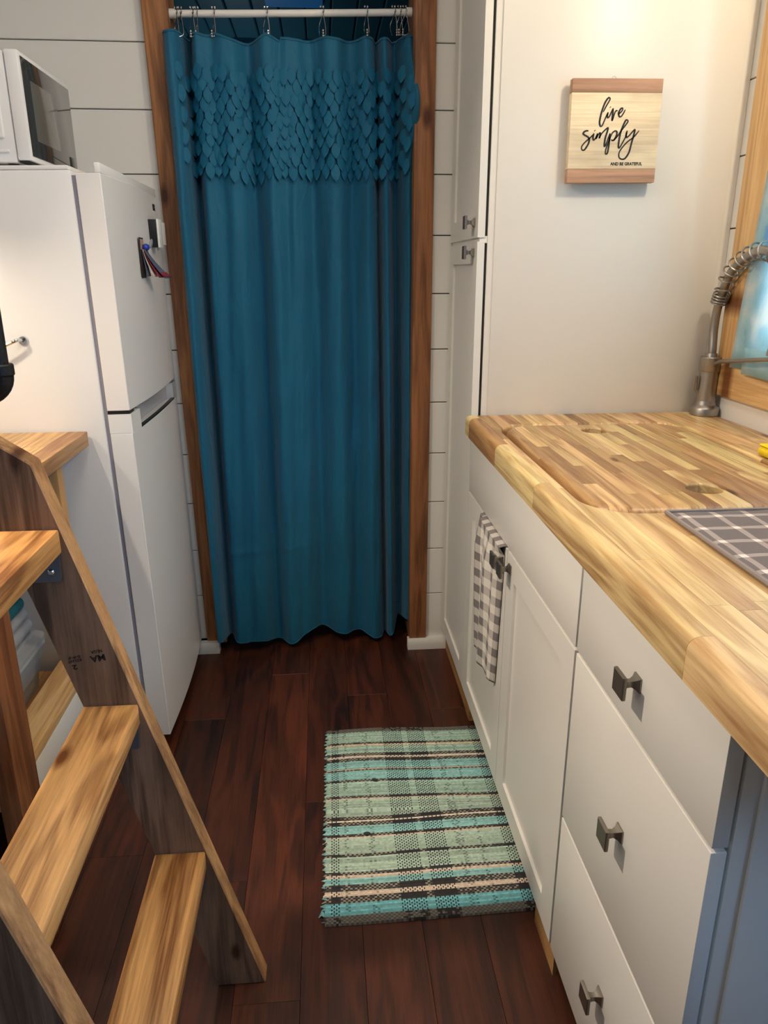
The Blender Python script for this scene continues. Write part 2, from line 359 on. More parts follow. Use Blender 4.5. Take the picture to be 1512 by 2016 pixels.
mk('side_panel', bx(XF + .043, 1.050, 1.986, 1.9898, .93, 2.46, bev=.001), M['white_cab'], pa)
for z0, z1 in ((ZB + .01, 1.384), (1.402, 2.44)): mk('door_gap', bx(XF + .0195, XF + .0262, 1.996, 2.40, z0, z1), M['gap'], pa)
mk('divider_rail', bx(XF + .006, XF + .0262, 1.993, 2.40, 1.3845, 1.4015), M['white_cab'], pa)
d1 = shaker('door', pa, 1.9895, 2.405, 1.398, 2.40, .058); mk('knob', knob_bm(XF, 2.035, 1.436), M['pewter'], d1)
d2 = shaker('door', pa, 1.9895, 2.405, ZB + .003, 1.388, .058); mk('knob', knob_bm(XF, 2.035, 1.362), M['pewter'], d2)
mk('toe_kick', bx(.418, .44, 1.986, 2.383, 0, ZB), M['toe'], pa)
sk = thing('sink_cabinet', 'white sink base cabinet with two shaker doors and a hanging towel', 'cabinet', (.74, 1.52, 0))
b_ = bmesh.new()
box(b_, XF + .0215, 1.06, YS + .001, YS + .019, ZB, .884); box(b_, XF + .0215, 1.06, YT - .02, YT - .002, ZB, .884); box(b_, XF + .0215, 1.06, YS + .019, YT - .02, ZB, ZB + .018)
box(b_, 1.04, 1.06, YS + .019, YT - .02, ZB + .018, .884); box(b_, XF + .0215, XF + .04, YS + .019, YT - .02, .70, .735)
mk('body', b_, M['white_cab'], sk, smooth=0)
mk('false_front', bx(XF, XF + .019, YS + .002, YT - .003, ZG + .003, .880, bev=.0012), M['white_cab'], sk)
YM = 1.5239
dl = shaker('door', sk, YM + .0015, YT - .003, ZB + .003, ZG - .003); dr = shaker('door', sk, YS + .002, YM - .0015, ZB + .003, ZG - .003)
mk('knob', knob_bm(XF - .002, YM + .030, .684), M['pewter'], dl); mk('knob', knob_bm(XF, YM - .030, .684), M['pewter'], dr)
mk('toe_kick', bx(.450, .466, 1.19, 1.925, 0, ZB), M['toe'], sk); mk('toe_kick', bx(.416, .4665, 1.061, 1.1895, 0, ZB), M['toe'], sk); mk('toe_kick', bx(.416, .4665, 1.9255, 1.985, 0, ZB), M['toe'], sk)
dc = thing('drawer_cabinet', 'white three-drawer base cabinet at the near end of the counter', 'cabinet', (.74, .83, 0))
b_ = bx(XF + .0245, 1.06, YD + .002, YS - .001, ZB, .884, bev=.0015); mk('body', b_, M['white_cab'], dc)
mk('end_panel', bx(XF + .045, 1.06, YD - .004, YD + .0015, .0, .884, bev=.001), M['white_cab'], dc)
for (z0, z1, kz) in ((ZG + .003, .880, .800), (.3922, ZG - .003, .556), (ZB + .003, .3872, .244)):
    d = mk('drawer', bx(XF, XF + .019, YD, YS - .006, z0, z1, bev=.0012), M['white_cab'], dc)
    mk('knob', knob_bm(XF, .824, kz), M['pewter'], d)
mk('plinth', bx(.47, .50, YD + .01, 1.05, 0, ZB), M['gap'], dc)

# ------------------------------------------------------------------ butcher block slabs cut into staves
def rrect(x0, x1, y0, y1, r, n=8):
    r = max(r, .0005); P = []
    for cx, cy, a0 in ((x1 - r, y1 - r, 0), (x0 + r, y1 - r, 90), (x0 + r, y0 + r, 180), (x1 - r, y0 + r, 270)):
        for k in range(n + 1):
            a = math.radians(a0 + 90 * k / n); P.append((cx + r * math.cos(a), cy + r * math.sin(a)))
    return P
def slab(outer, holes, z0, z1, rt, rb=.003, hr=.006):
    """outer=(x0,x1,y0,y1,r); holes list of the same; rounded top edges."""
    bm = bmesh.new()
    def levels(sign, rt_, rb_):
        return [(rb_, z0)] + [(0, z0 + rb_), (0, z1 - rt_)] + [(rt_ * (1 - math.cos(a)), z1 - rt_ + rt_ * math.sin(a)) for a in (math.radians(d) for d in (22, 45, 67, 90))]
    tops, bots = [], []
    def wall(spec, sign, rt_, rb_):
        x0, x1, y0, y1, r = spec; rings = []
        for d, z in levels(sign, rt_, rb_):
            dd = d * sign
            rings.append([bm.verts.new((p[0], p[1], z)) for p in rrect(x0 + dd, x1 - dd, y0 + dd, y1 - dd, r - dd)])
        n = len(rings[0])
        for i in range(len(rings) - 1):
            for k in range(n): bm.faces.new((rings[i][k], rings[i][(k + 1) % n], rings[i + 1][(k + 1) % n], rings[i + 1][k]))
        bots.append(rings[0]); tops.append(rings[-1])
    wall(outer, 1, rt, rb)
    for h in holes: wall(h, -1, hr, rb)
    for rings in (tops, bots):
        ed = []
        for ring in rings:
            n = len(ring)
            for k in range(n):
                e_ = bm.edges.get((ring[k], ring[(k + 1) % n])); ed.append(e_)
        bmesh.ops.triangle_fill(bm, use_beauty=True, edges=ed)
    bmesh.ops.recalc_face_normals(bm, faces=bm.faces)
    return bm
def cut(bm, co, no):
    """keep the side the normal points away from, capped."""
    g = bm.verts[:] + bm.edges[:] + bm.faces[:]
    r = bmesh.ops.bisect_plane(bm, geom=g, plane_co=co, plane_no=no, clear_outer=True, dist=1e-6)
    ed = [e_ for e_ in r['geom_cut'] if isinstance(e_, bmesh.types.BMEdge) and e_.is_boundary]
    if ed: bmesh.ops.holes_fill(bm, edges=ed, sides=0)
STAVE = [((1.12, 1.17, 1.16), 5), ((1.0, 1.0, 1.0), 6), ((.86, .80, .74), 5), ((.68, .58, .50), 3), ((.48, .38, .31), 1)]
def pick():
    r = random.random() * sum(w_ for _, w_ in STAVE)
    for c, w_ in STAVE:
        r -= w_
        if r <= 0: return tuple(ch * random.uniform(.95, 1.05) for ch in c) + (1,)
    return (1, 1, 1, 1)
def staves(parent, src, x0, x1, y0, y1, rows, lmin, lmax, mat, gap=.0004, force=None):
    xs = [x0 + (x1 - x0) * k / rows for k in range(rows + 1)]; xs[0] -= .02; xs[-1] += .02
    n = 0
    for k in range(rows):
        strip = src.copy(); cut(strip, (xs[k] + gap / 2, 0, 0), (-1, 0, 0)); cut(strip, (xs[k + 1] - gap / 2, 0, 0), (1, 0, 0))
        y = y0 - .02 - random.uniform(0, lmin)
        while y < y1 + .01:
            ye = y + random.uniform(lmin, lmax)
            if y1 - ye < .05: ye = y1 + .1
            s = strip.copy(); cut(s, (0, y + gap / 2, 0), (0, -1, 0)); cut(s, (0, ye - gap / 2, 0), (0, 1, 0))
            y = ye
            if len(s.faces) < 4: s.free(); continue
            # islands (a stave cut apart by the opening) become staves of their own
            seen = set()
            isl = []
            for v in s.verts:
                if v in seen: continue
                st = [v]; comp = set()
                while st:
                    q_ = st.pop()
                    if q_ in comp: continue
                    comp.add(q_); st += [e_.other_vert(q_) for e_ in q_.link_edges]
                seen |= comp; isl.append(comp)
            for comp in isl:
                if len(comp) < 4: continue
                t = bmesh.new(); mp = {v: t.verts.new(v.co) for v in comp}
                for f in s.faces:
                    if f.verts[0] in comp: t.faces.new([mp[v] for v in f.verts])
                mk('stave', t, mat, parent, smooth=30, color=(force or {}).get((k, n)) or pick()); n += 1
            s.free()
        strip.free()
    src.free()
ZC0, ZC = .884, .940
ct = thing('countertop', 'acacia butcher block countertop over the white base cabinets', 'countertop', (.72, 1.24, ZC0))
HO = (.436, .914, 1.110, 1.840, .088)
staves(ct, slab((.386, 1.0735, .47, 1.9855, .004), [HO], ZC0, ZC, .015, .003, .008), .386, 1.0735, .47, 1.9855, 23, .26, .62, M['stave'])
BD = (HO[0] + .010, HO[1] - .010, HO[2] + .010, HO[3] - .010, .078)
STAVE = [((1.02, 1.04, 1.0), 5), ((.88, .86, .82), 6), ((.74, .67, .60), 5), ((.56, .47, .39), 3)]
bd = thing('cutting_board', 'acacia sink-cover cutting board with two finger holes set in the countertop', 'cutting board', (.675, 1.475, ZC - .03))
def disc(cx, cy, r): return (cx - r, cx + r, cy - r, cy + r, r * .999)
staves(bd, slab(BD, [disc(.683, 1.232, .031), disc(.664, 1.745, .031)], ZC - .034, ZC + .001, .016, .003, .005), BD[0], BD[1], BD[2], BD[3], 17, .18, .45, M['stave'])
M['basin'] = plain('dark_sink_steel', S(120, 118, 116), .4, metal=1.0)
si = thing('sink_basin', 'steel sink basin under the cutting board, seen through its finger holes', 'sink', (.675, 1.475, .70))
b_ = bmesh.new(); box(b_, .43, .92, 1.10, 1.85, .70, .705); box(b_, .43, .433, 1.10, 1.85, .705, ZC0 - .002); box(b_, .917, .92, 1.10, 1.85, .705, ZC0 - .002); box(b_, .433, .917, 1.10, 1.103, .705, ZC0 - .002); box(b_, .433, .917, 1.847, 1.85, .705, ZC0 - .002)
mk('basin', b_, M['basin'], si, smooth=0)
lathe(b_ := bmesh.new(), [(.04, .7052), (.04, .709), (.03, .709), (.028, .706)], (.675, 1.475, 0)); mk('drain', b_, M['chrome'], si)
b_ = bmesh.new(); box(b_, .436, .446, 1.25, 1.70, ZC - .0405, ZC - .0345); box(b_, .904, .914, 1.25, 1.70, ZC - .0405, ZC - .0345); box(b_, .436, .914, 1.46, 1.49, ZC - .0465, ZC - .0406)
mk('support_ledge', b_, M['steel'], si, smooth=0)

# ------------------------------------------------------------------ drying mat, faucet, sponge
def plaid(name, base, line, cross, sx, sy, lw, noise=True):
    mt, nt, b = newmat(name); L = nt.links.new; b.inputs['Roughness'].default_value = .95; b.inputs['Specular IOR Level'].default_value = .1
    tc = N(nt, 'ShaderNodeTexCoord'); sp = N(nt, 'ShaderNodeSeparateXYZ'); L(tc.outputs['Object'], sp.inputs[0]); outs = []
    for ax, s in ((0, sx), (1, sy)):
        d = N(nt, 'ShaderNodeMath', operation='DIVIDE'); d.inputs[1].default_value = s; L(sp.outputs[ax], d.inputs[0])
        f = N(nt, 'ShaderNodeMath', operation='FRACT'); L(d.outputs[0], f.inputs[0])
        c = N(nt, 'ShaderNodeMath', operation='LESS_THAN'); c.inputs[1].default_value = lw; L(f.outputs[0], c.inputs[0]); outs.append(c.outputs[0])
    a = N(nt, 'ShaderNodeMath', operation='MAXIMUM'); L(outs[0], a.inputs[0]); L(outs[1], a.inputs[1])
    c = N(nt, 'ShaderNodeMath', operation='MULTIPLY'); L(outs[0], c.inputs[0]); L(outs[1], c.inputs[1])
    m1 = N(nt, 'ShaderNodeMix', data_type='RGBA'); m1.inputs[6].default_value = base; m1.inputs[7].default_value = line; L(a.outputs[0], m1.inputs[0])
    m2 = N(nt, 'ShaderNodeMix', data_type='RGBA'); L(c.outputs[0], m2.inputs[0]); L(m1.outputs[2], m2.inputs[6]); m2.inputs[7].default_value = cross
    n = N(nt, 'ShaderNodeTexNoise'); n.inputs['Scale'].default_value = 500; L(tc.outputs['Object'], n.inputs['Vector'])
    bp = N(nt, 'ShaderNodeBump'); bp.inputs['Strength'].default_value = .6; bp.inputs['Distance'].default_value = .002; L(n.outputs['Fac'], bp.inputs['Height']); L(bp.outputs[0], b.inputs['Normal'])
    L(m2.outputs[2], b.inputs['Base Color']); return mt
M['mat_plaid'] = plaid('grey_plaid_terry', S(112, 105, 104), S(158, 147, 142), S(216, 206, 198), .052, .0555, .2)
M['mat_hem'] = plain('grey_hem', S(136, 127, 124), .95, bump=.5, bscale=400)
dm = thing('drying_mat', 'grey plaid dish drying mat on the countertop beside the cutting board', 'mat', (.560, .722, ZC))
def pad(u, v):
    e_ = min(u, 1 - u, (v) * .8, (1 - v) * .8); h = .006 * min(1, (e_ / .03)) ** .5 if e_ > 0 else 0
    return (.546 + .40 * u, .72 + .375 * v, ZC + .0012 + h + .0006 * math.sin(u * 40) * math.sin(v * 37))
o = mk('mat_cloth', grid(bmesh.new(), pad, 60, 60), M['mat_plaid'], dm, fix=False)
hem = smoothpath([(x_, y_, ZC + .0045) for x_, y_ in ((.548, .722), (.548, 1.093), (.944, 1.093), (.944, .722), (.548, .722))], 1)
mk('mat_hem', tube(bmesh.new(), hem, .0042, 8), M['mat_hem'], dm)

FX, FY = 1.036, 1.925
fa = thing('kitchen_faucet', 'brushed nickel spring-neck kitchen faucet standing on the countertop by the window', 'faucet', (FX, FY, ZC))
mk('base_flange', lathe(bmesh.new(), [(.036, ZC), (.0375, ZC + .002), (.0375, ZC + .020), (.0355, ZC + .023), (.028, ZC + .029), (.0255, ZC + .04)], (FX, FY, 0), 32), M['steel'], fa)
mk('body', lathe(bmesh.new(), [(.0255, ZC + .038), (.0245, ZC + .07), (.0250, ZC + .118)], (FX, FY, 0), 32), M['steel'], fa)
mk('collar', lathe(bmesh.new(), [(.027, ZC + .1185), (.028, ZC + .120), (.028, ZC + .155), (.0265, ZC + .157), (.0155, ZC + .158), (.014, ZC + .166)], (FX, FY, 0), 32), M['steel'], fa)
# neck arching toward the sink (out over -y and +x side of the frame)
dirx, diry = -.09, -1.0
def fp(s, z): return (FX + dirx * s, FY + diry * s, z)
neck = smoothpath([fp(0, ZC + .16), fp(0, ZC + .175), fp(-.007, ZC + .225), fp(-.003, ZC + .278), fp(.013, ZC + .317), fp(.038, ZC + .361), fp(.080, ZC + .391), fp(.133, ZC + .410), fp(.200, ZC + .420), fp(.275, ZC + .405), fp(.322, ZC + .365), fp(.335, ZC + .30)], 8)
mk('neck_hose', tube(bmesh.new(), neck, .0108, 14), M['steel'], fa)
def coil(path, r, turns_fn, wire, k0, k1, steps):
    pts = []; nrm = None; ang = 0
    for i in range(steps + 1):
        t = k0 + (k1 - k0) * i / steps; a = int(t); b = min(a + 1, len(path) - 1); p = path[a].lerp(path[b], t - a); d = (path[b] - path[max(0, a - 1)]).normalized()
        if nrm is None: nrm = Vector((1, 0, 0))
        nrm = (nrm - d * nrm.dot(d)).normalized(); bi = d.cross(nrm)
        pts.append(p + (nrm * math.cos(ang) + bi * math.sin(ang)) * r); ang += turns_fn(i / steps) * math.tau / steps
    return tube(bmesh.new(), pts, wire, 7)
mk('spring_coil', coil(neck, .0205, lambda t: 42 if t < .10 else 13, .0023, 27, 86, 560), M['steel'], fa)
mk('spray_head', lathe(bmesh.new(), [(.012, ZC + .31), (.017, ZC + .295), (.018, ZC + .22), (.021, ZC + .20), (.021, ZC + .195)], (fp(.335, 0)[0], fp(.335, 0)[1], 0), 24), M['steel'], fa)
mk('support_arm', tube(bmesh.new(), [fp(.02, ZC + .137), fp(.06, ZC + .151), fp(.32, ZC + .186)], .0052, 10), M['steel'], fa)
mk('handle_lever', tube(bmesh.new(), [(FX - .022, FY + .004, ZC + .06), (FX - .030, FY + .005, ZC + .07), (FX - .0315, FY + .004, ZC + .105)], [.006, .005, .004], 8), M['pewter'], fa)
M['sponge'] = plain('yellow_sponge', S(236, 206, 30), .9, bump=.9, bscale=160)
M['scour'] = plain('green_scourer', S(60, 110, 50), .95, bump=.9, bscale=300)
sp_ = thing('kitchen_sponge', 'bright yellow sponge lying on the countertop beside the cutting board', 'sponge', (.952, 1.44, ZC))
mk('foam', bx(.918, .990, 1.385, 1.468, ZC + .0005, ZC + .022, bev=.009, seg=3), M['sponge'], sp_)
mk('scouring_pad', bx(.920, .988, 1.387, 1.466, ZC + .0222, ZC + .0265, bev=.002, seg=1), M['sponge'], sp_)

# ------------------------------------------------------------------ gingham towel over the left sink door
mt, nt, b = newmat('gingham'); L = nt.links.new; b.inputs['Roughness'].default_value = .95; b.inputs['Specular IOR Level'].default_value = .1
uvn = N(nt, 'ShaderNodeUVMap'); sp2 = N(nt, 'ShaderNodeSeparateXYZ'); L(uvn.outputs[0], sp2.inputs[0]); oo = []
for ax, s in ((0, .050), (1, .046)):
    d = N(nt, 'ShaderNodeMath', operation='DIVIDE'); d.inputs[1].default_value = s; L(sp2.outputs[ax], d.inputs[0])
    f = N(nt, 'ShaderNodeMath', operation='FRACT'); L(d.outputs[0], f.inputs[0]); c = N(nt, 'ShaderNodeMath', operation='LESS_THAN'); c.inputs[1].default_value = .5; L(f.outputs[0], c.inputs[0]); oo.append(c.outputs[0])
a = N(nt, 'ShaderNodeMath', operation='ADD'); L(oo[0], a.inputs[0]); L(oo[1], a.inputs[1])
cr = N(nt, 'ShaderNodeValToRGB'); cr.color_ramp.interpolation = 'CONSTANT'; e = cr.color_ramp.elements; e[0].color = S(232, 226, 216); e[1].position = .3; e[1].color = S(196, 190, 184); q = e.new(.75); q.color = S(128, 122, 122)
dv = N(nt, 'ShaderNodeMath', operation='MULTIPLY'); dv.inputs[1].default_value = .5; L(a.outputs[0], dv.inputs[0]); L(dv.outputs[0], cr.inputs[0]); L(cr.outputs[0], b.inputs['Base Color']); M['gingham'] = mt
tw = thing('kitchen_towel', 'grey and white gingham towel hung over the left sink cabinet door', 'towel', (XF - .015, 1.65, .35))
def towel(name, ys_top, ys_bot, zt, zb_l, zb_r, off, amp, ph):
    bm = bmesh.new(); nu, nv = 36, 46; V = []
    uvs = {}
    for i in range(nu + 1):
        row = []
        for j in range(nv + 1):
            u_, v_ = i / nu, j / nv
            y = (ys_top[0] * (1 - u_) + ys_top[1] * u_) * (1 - v_) + (ys_bot[0] * (1 - u_) + ys_bot[1] * u_) * v_
            z = zt + (zb_l * (1 - u_) + zb_r * u_ - zt) * v_
            x = XF - off - amp * (.5 + .5 * math.sin(u_ * 11 + ph + .8 * v_)) * min(1, v_ * 5) - .002 * math.sin(u_ * 23 + 4 * v_)
            x += max(0, (u_ - .86) / .14) * (XF - .0035 - x)
            if v_ < .045:   # over the top edge of the door
                k = v_ / .045; x = XF + .014 * (1 - k) - off * k - .002; z = zt + .0025 * math.sin(k * math.pi * .5 + .3) - (.004 if k > .5 else 0)
            vt = bm.verts.new((x, y, z)); uvs[vt] = (u_ * .215, v_ * (zt - zb_r)); row.append(vt)
        V.append(row)
    uvl = bm.loops.layers.uv.new('UVMap')
    for i in range(nu):
        for j in range(nv):
            f = bm.faces.new((V[i][j], V[i + 1][j], V[i + 1][j + 1], V[i][j + 1]))
            for lp in f.loops: lp[uvl].uv = uvs[lp.vert]
    o = mk(name, bm, M['gingham'], tw, fix=False); md = o.modifiers.new('s', 'SOLIDIFY'); md.thickness = .0022; md.offset = 1
towel('towel_back_fold', (1.790, 1.60), (1.800, 1.66), .7185, .455, .40, .006, .010, .5)
towel('towel_front_fold', (1.755, 1.540), (1.740, 1.570), .7195, .36, .348, .016, .012, 2.2)

# ------------------------------------------------------------------ wall sign
M['sign_face'] = wood('whitewashed_print', S(214, 190, 156), S(240, 224, 192), 'x', .7, fine=.5, bump=.03, tint=False, ring=60, stain=.4, lo=.9, hi=1.9)
M['sign_band'] = wood('brown_band_print', S(160, 122, 98), S(196, 156, 130), 'x', .7, fine=.5, bump=.03, tint=False, ring=30)
M['ink'] = plain('black_ink', S(30, 28, 30), .7)
sg = thing('wall_sign', 'square wooden wall sign lettered live simply hanging on the pantry side', 'sign', (.7315, 1.986, 1.527))
SY0, SY1 = 1.965, 1.9855
mk('sign_panel', bx(.6195, .8435, SY0, SY1, 1.5585, 1.7265, bev=.001), M['sign_face'], sg)
mk('sign_band', bx(.6195, .8435, SY0, SY1, 1.7268, 1.757, bev=.001), M['sign_band'], sg)
mk('sign_band', bx(.6195, .8435, SY0, SY1, 1.527, 1.5582, bev=.001), M['sign_band'], sg)
mk('hanger', tube(bmesh.new(), [(.727 + .006 * math.cos(a_), 1.983, 1.757 + .008 * math.sin(a_)) for a_ in [math.pi * k / 8 for k in range(9)]], .0007, 6), M['chrome'], sg)
STROKES = [[(.699,1.684),(.705,1.696),(.712,1.708),(.714,1.713),(.711,1.7155),(.706,1.711),(.701,1.702),(.696,1.687),(.693,1.673),(.692,1.661),(.695,1.6535),(.699,1.655),(.703,1.664),(.707,1.674),(.712,1.684)],
[(.7115,1.684),(.710,1.676),(.712,1.672),(.716,1.676),(.720,1.685),(.723,1.692)],[(.7155,1.6955),(.7167,1.6945)],
[(.7235,1.693),(.7232,1.680),(.7228,1.666),(.725,1.671),(.728,1.682),(.731,1.687),(.735,1.6875)],
[(.736,1.680),(.742,1.683),(.747,1.689),(.7465,1.693),(.742,1.691),(.738,1.683),(.740,1.675),(.745,1.675),(.750,1.682),(.754,1.690)],
[(.666,1.643),(.661,1.6435),(.655,1.641),(.653,1.637),(.657,1.634),(.665,1.630),(.669,1.625),(.668,1.616),(.663,1.607),(.658,1.601),(.653,1.601),(.651,1.607),(.654,1.613),(.661,1.620),(.671,1.628),(.679,1.636)],
[(.680,1.638),(.678,1.629),(.680,1.623),(.684,1.626),(.689,1.636)],[(.681,1.6445),(.6822,1.6433)],
[(.689,1.638),(.686,1.626),(.691,1.635),(.695,1.639),(.6955,1.633),(.694,1.627),(.699,1.637),(.708,1.646),(.714,1.650),(.713,1.642),(.709,1.627),(.708,1.610),(.711,1.611),(.715,1.622),(.720,1.638)],
[(.7205,1.638),(.720,1.622),(.718,1.598),(.715,1.592),(.712,1.594),(.713,1.604),(.718,1.619),(.725,1.637),(.732,1.643),(.737,1.641),(.737,1.634),(.733,1.625),(.728,1.622),(.724,1.624)],
[(.729,1.622),(.739,1.631),(.749,1.645),(.760,1.659),(.763,1.665),(.758,1.667),(.753,1.658),(.747,1.641),(.744,1.621),(.744,1.608),(.747,1.606),(.754,1.618),(.761,1.632),(.763,1.642)],
[(.763,1.644),(.761,1.634),(.763,1.629),(.769,1.633),(.777,1.642),(.782,1.646),(.780,1.633),(.776,1.615),(.772,1.596),(.764,1.583),(.756,1.580),(.748,1.584),(.747,1.595),(.755,1.608),(.767,1.620),(.780,1.629),(.793,1.644)]]
b_ = bmesh.new()
for s in STROKES:
    pts = smoothpath([(p[0], 0, p[1]) for p in s], 5); n = len(pts); prev = None
    for i, p in enumerate(pts):
        d = (pts[min(n - 1, i + 1)] - pts[max(0, i - 1)]).normalized(); nn = Vector((-d.z, 0, d.x))
        wdt = .0017 * (1 + .35 * max(0, -d.z)) * (1 if n < 8 else min(1, .55 + .45 * min(i, n - 1 - i) / 3))
        a_ = b_.verts.new((p.x + nn.x * wdt, SY0 - .0005, p.z + nn.z * wdt)); c_ = b_.verts.new((p.x - nn.x * wdt, SY0 - .0005, p.z - nn.z * wdt))
        if prev: b_.faces.new((prev[0], a_, c_, prev[1]))
        prev = (a_, c_)
mk('script_lettering', b_, M['ink'], sg, smooth=0)
def text_mesh(body, size, mat_w, name, parent, mat, fit_w=None):
    """flat lettering; mat_w maps text plane (x right, y up) to the world."""
    cu = bpy.data.curves.new('t', 'FONT'); cu.body = body; cu.size = size; cu.resolution_u = 3; cu.offset = .035 * size
    to = bpy.data.objects.new('t', cu); COL.objects.link(to); dg = bpy.context.evaluated_depsgraph_get()
    me = bpy.data.meshes.new_from_object(to.evaluated_get(dg)); bpy.data.objects.remove(to)
    xs = [v.co.x for v in me.vertices]; sx = (fit_w / (max(xs) - min(xs))) if fit_w else 1
    for v in me.vertices: v.co.x = (v.co.x - min(xs)) * sx
    me.transform(mat_w); me.transform(Matrix.Translation(-ORG[parent])); me.name = name
    o = bpy.data.objects.new(name, me); COL.objects.link(o); o.parent = parent; me.materials.clear(); me.materials.append(mat); ORG[o] = ORG[parent]; return o
face_y = lambda x_, y_, z_, ang=0: Matrix.Translation((x_, y_, z_)) @ Matrix.Rotation(ang, 4, 'Y') @ Matrix.Rotation(math.pi / 2, 4, 'X')
text_mesh('AND BE GRATEFUL', .0095, face_y(.7265, SY0 - .0006, 1.5665), 'print_lettering', sg, M['ink'], .081)
mk('standoff', bx(.70, .76, SY1 + .0002, SY1 + .0136, 1.60, 1.66), M['sign_band'], sg)
sg.location += Vector((-.004, -.0135, -.002))
sg.rotation_euler = (0, math.radians(-.6), 0)

# ------------------------------------------------------------------ rag rug
ROWS = [(1.895,'g'),(1.882,'a'),(1.831,'d'),(1.822,'c'),(1.812,'a'),(1.782,'d'),(1.767,'w'),(1.759,'d'),(1.744,'b'),(1.714,'p'),(1.709,'d'),(1.702,'b'),(1.666,'d'),(1.658,'a'),(1.602,'d'),(1.594,'p'),(1.588,'s'),(1.533,'d'),(1.519,'w'),(1.514,'d'),(1.499,'b'),(1.472,'d'),(1.465,'p'),(1.460,'s'),(1.408,'d'),(1.402,'s'),(1.355,'d'),(1.346,'p'),(1.335,'b'),(1.316,'d'),(1.299,'p'),(1.286,'d'),(1.269,'B'),(1.237,'g'),(1.212,'e')]
PAL = {'a': (172, 202, 188), 'b': (150, 200, 198), 's': (176, 198, 182), 'B': (130, 198, 206), 'c': (222, 208, 180), 'p': (218, 200, 182), 'w': (232, 220, 204), 'd': (62, 60, 62), 'g': (122, 120, 112)}
rug_t = thing('rag_rug', 'woven aqua and charcoal striped rag rug on the floor before the cabinets', 'rug', (.195, 1.555, 0))
def rug():
    X0, X1, Y0, Y1 = -.020, .447, 1.212, 1.900
    nc, nr = 90, 150; rnd = random.Random(3)
    bm = bmesh.new(); cl = bm.loops.layers.float_color.new('Col')
    def kind(y):
        k = 'g'
        for yy, kk in ROWS:
            if y <= yy: k = kk
        return k
    rowcol = []
    for r in range(nr):
        y = Y0 + (Y1 - Y0) * (r + .5) / nr; k = kind(y); rowcol.append((k, rnd.uniform(.9, 1.08)))
    def dark_warp(x):
        return -.006 < x < .016 or .148 < x < .201 or .218 < x < .273 or x > .405
    faint = lambda x: .028 < x < .036 or .085 < x < .098 or .29 < x < .31 or .345 < x < .355
    V = {}
    def vert(i, j):
        if (i, j) not in V:
            x = X0 + (X1 - X0) * i / (2 * nc); y = Y0 + (Y1 - Y0) * j / (2 * nr)
            up = ((i // 2) + (j // 2)) % 2
            h = .0042 + .0016 * math.sin(math.pi * (j % 2) / 2 + .3) + (.0014 if (i % 2 and j % 2 and up) else 0) + .0012 * math.sin(x * 21 + y * 9) * math.sin(y * 17)
            yy = y + .007 * math.sin((x + .1) * 9) * (1 if y > 1.55 else -.4) + .010 * (x / .43) * 0
            xx = x + (.004 * math.sin(j * .9) + .003 * math.sin(j * 2.3) if i == 0 else 0) - .012 * (1 - (y - Y0) / (Y1 - Y0)) * (1 - i / (2 * nc))
            e_ = min(i, 2 * nc - i, j, 2 * nr - j)
            zz = .001 if e_ == 0 else h
            V[(i, j)] = bm.verts.new((xx, yy, zz))
        return V[(i, j)]
    for r in range(nr):
        k, jit = rowcol[r]
        for c in range(nc):
            x = X0 + (X1 - X0) * (c + .5) / nc
            base = PAL.get(k, PAL['g']); shift = rnd.uniform(.93, 1.07) * jit
            col = tuple(v * shift for v in base)
            chk = (c + r) % 2
            if k in 'abscpBw':
                if dark_warp(x) and chk: col = (52, 54, 56)
                elif faint(x) and chk and rnd.random() < .6: col = tuple(v * .72 for v in col)
            elif k == 'd':
                if not dark_warp(x) and chk: col = (158, 152, 138) if rnd.random() < .75 else (90, 88, 86)
            elif k in 'ge':
                if chk: col = (96, 92, 90)
                if dark_warp(x) and rnd.random() < .6: col = (58, 56, 56)
            lc = S(*[min(255, v) for v in col]); under = S(*[min(255, v * shift) for v in base])
            part = k in 'abscpBw' and dark_warp(x) and chk
            for di in (0, 1):
                for dj in (0, 1):
                    i, j = 2 * c + di, 2 * r + dj
                    f = bm.faces.new((vert(i, j), vert(i + 1, j), vert(i + 1, j + 1), vert(i, j + 1)))
                    cc = under if (part and di == 1) else lc
                    for lp in f.loops: lp[cl] = cc
    return bm
mt, nt, b = newmat('rag_weave'); L = nt.links.new; b.inputs['Roughness'].default_value = .95; b.inputs['Specular IOR Level'].default_value = .1
vc = N(nt, 'ShaderNodeVertexColor'); vc.layer_name = 'Col'; L(vc.outputs[0], b.inputs['Base Color'])
tc = N(nt, 'ShaderNodeTexCoord'); no = N(nt, 'ShaderNodeTexNoise'); no.inputs['Scale'].default_value = 420; L(tc.outputs['Object'], no.inputs['Vector'])
bp = N(nt, 'ShaderNodeBump'); bp.inputs['Strength'].default_value = .6; bp.inputs['Distance'].default_value = .002; L(no.outputs['Fac'], bp.inputs['Height']); L(bp.outputs[0], b.inputs['Normal']); M['rug'] = mt
o = mk('weave', rug(), M['rug'], rug_t, smooth=80, fix=False); 
M['rag_dark'] = plain('charcoal_rag', S(58, 60, 64), .95, bump=.6)
for (x_, y_, a_) in ((.108, 1.664, -.4), (.075, 1.466, 0)):
    t = bmesh.new(); bmesh.ops.create_uvsphere(t, u_segments=10, v_segments=6, radius=1)
    bmesh.ops.transform(t, matrix=Matrix.Translation((x_, y_, .0085)) @ Matrix.Rotation(a_, 4, 'Z') @ Matrix.Diagonal((.009, .005, .0035, 1)), verts=t.verts); mk('rag_knot', t, M['rag_dark'], rug_t)
M['rag_aqua'] = plain('aqua_rag', S(140, 196, 196), .95, bump=.6)
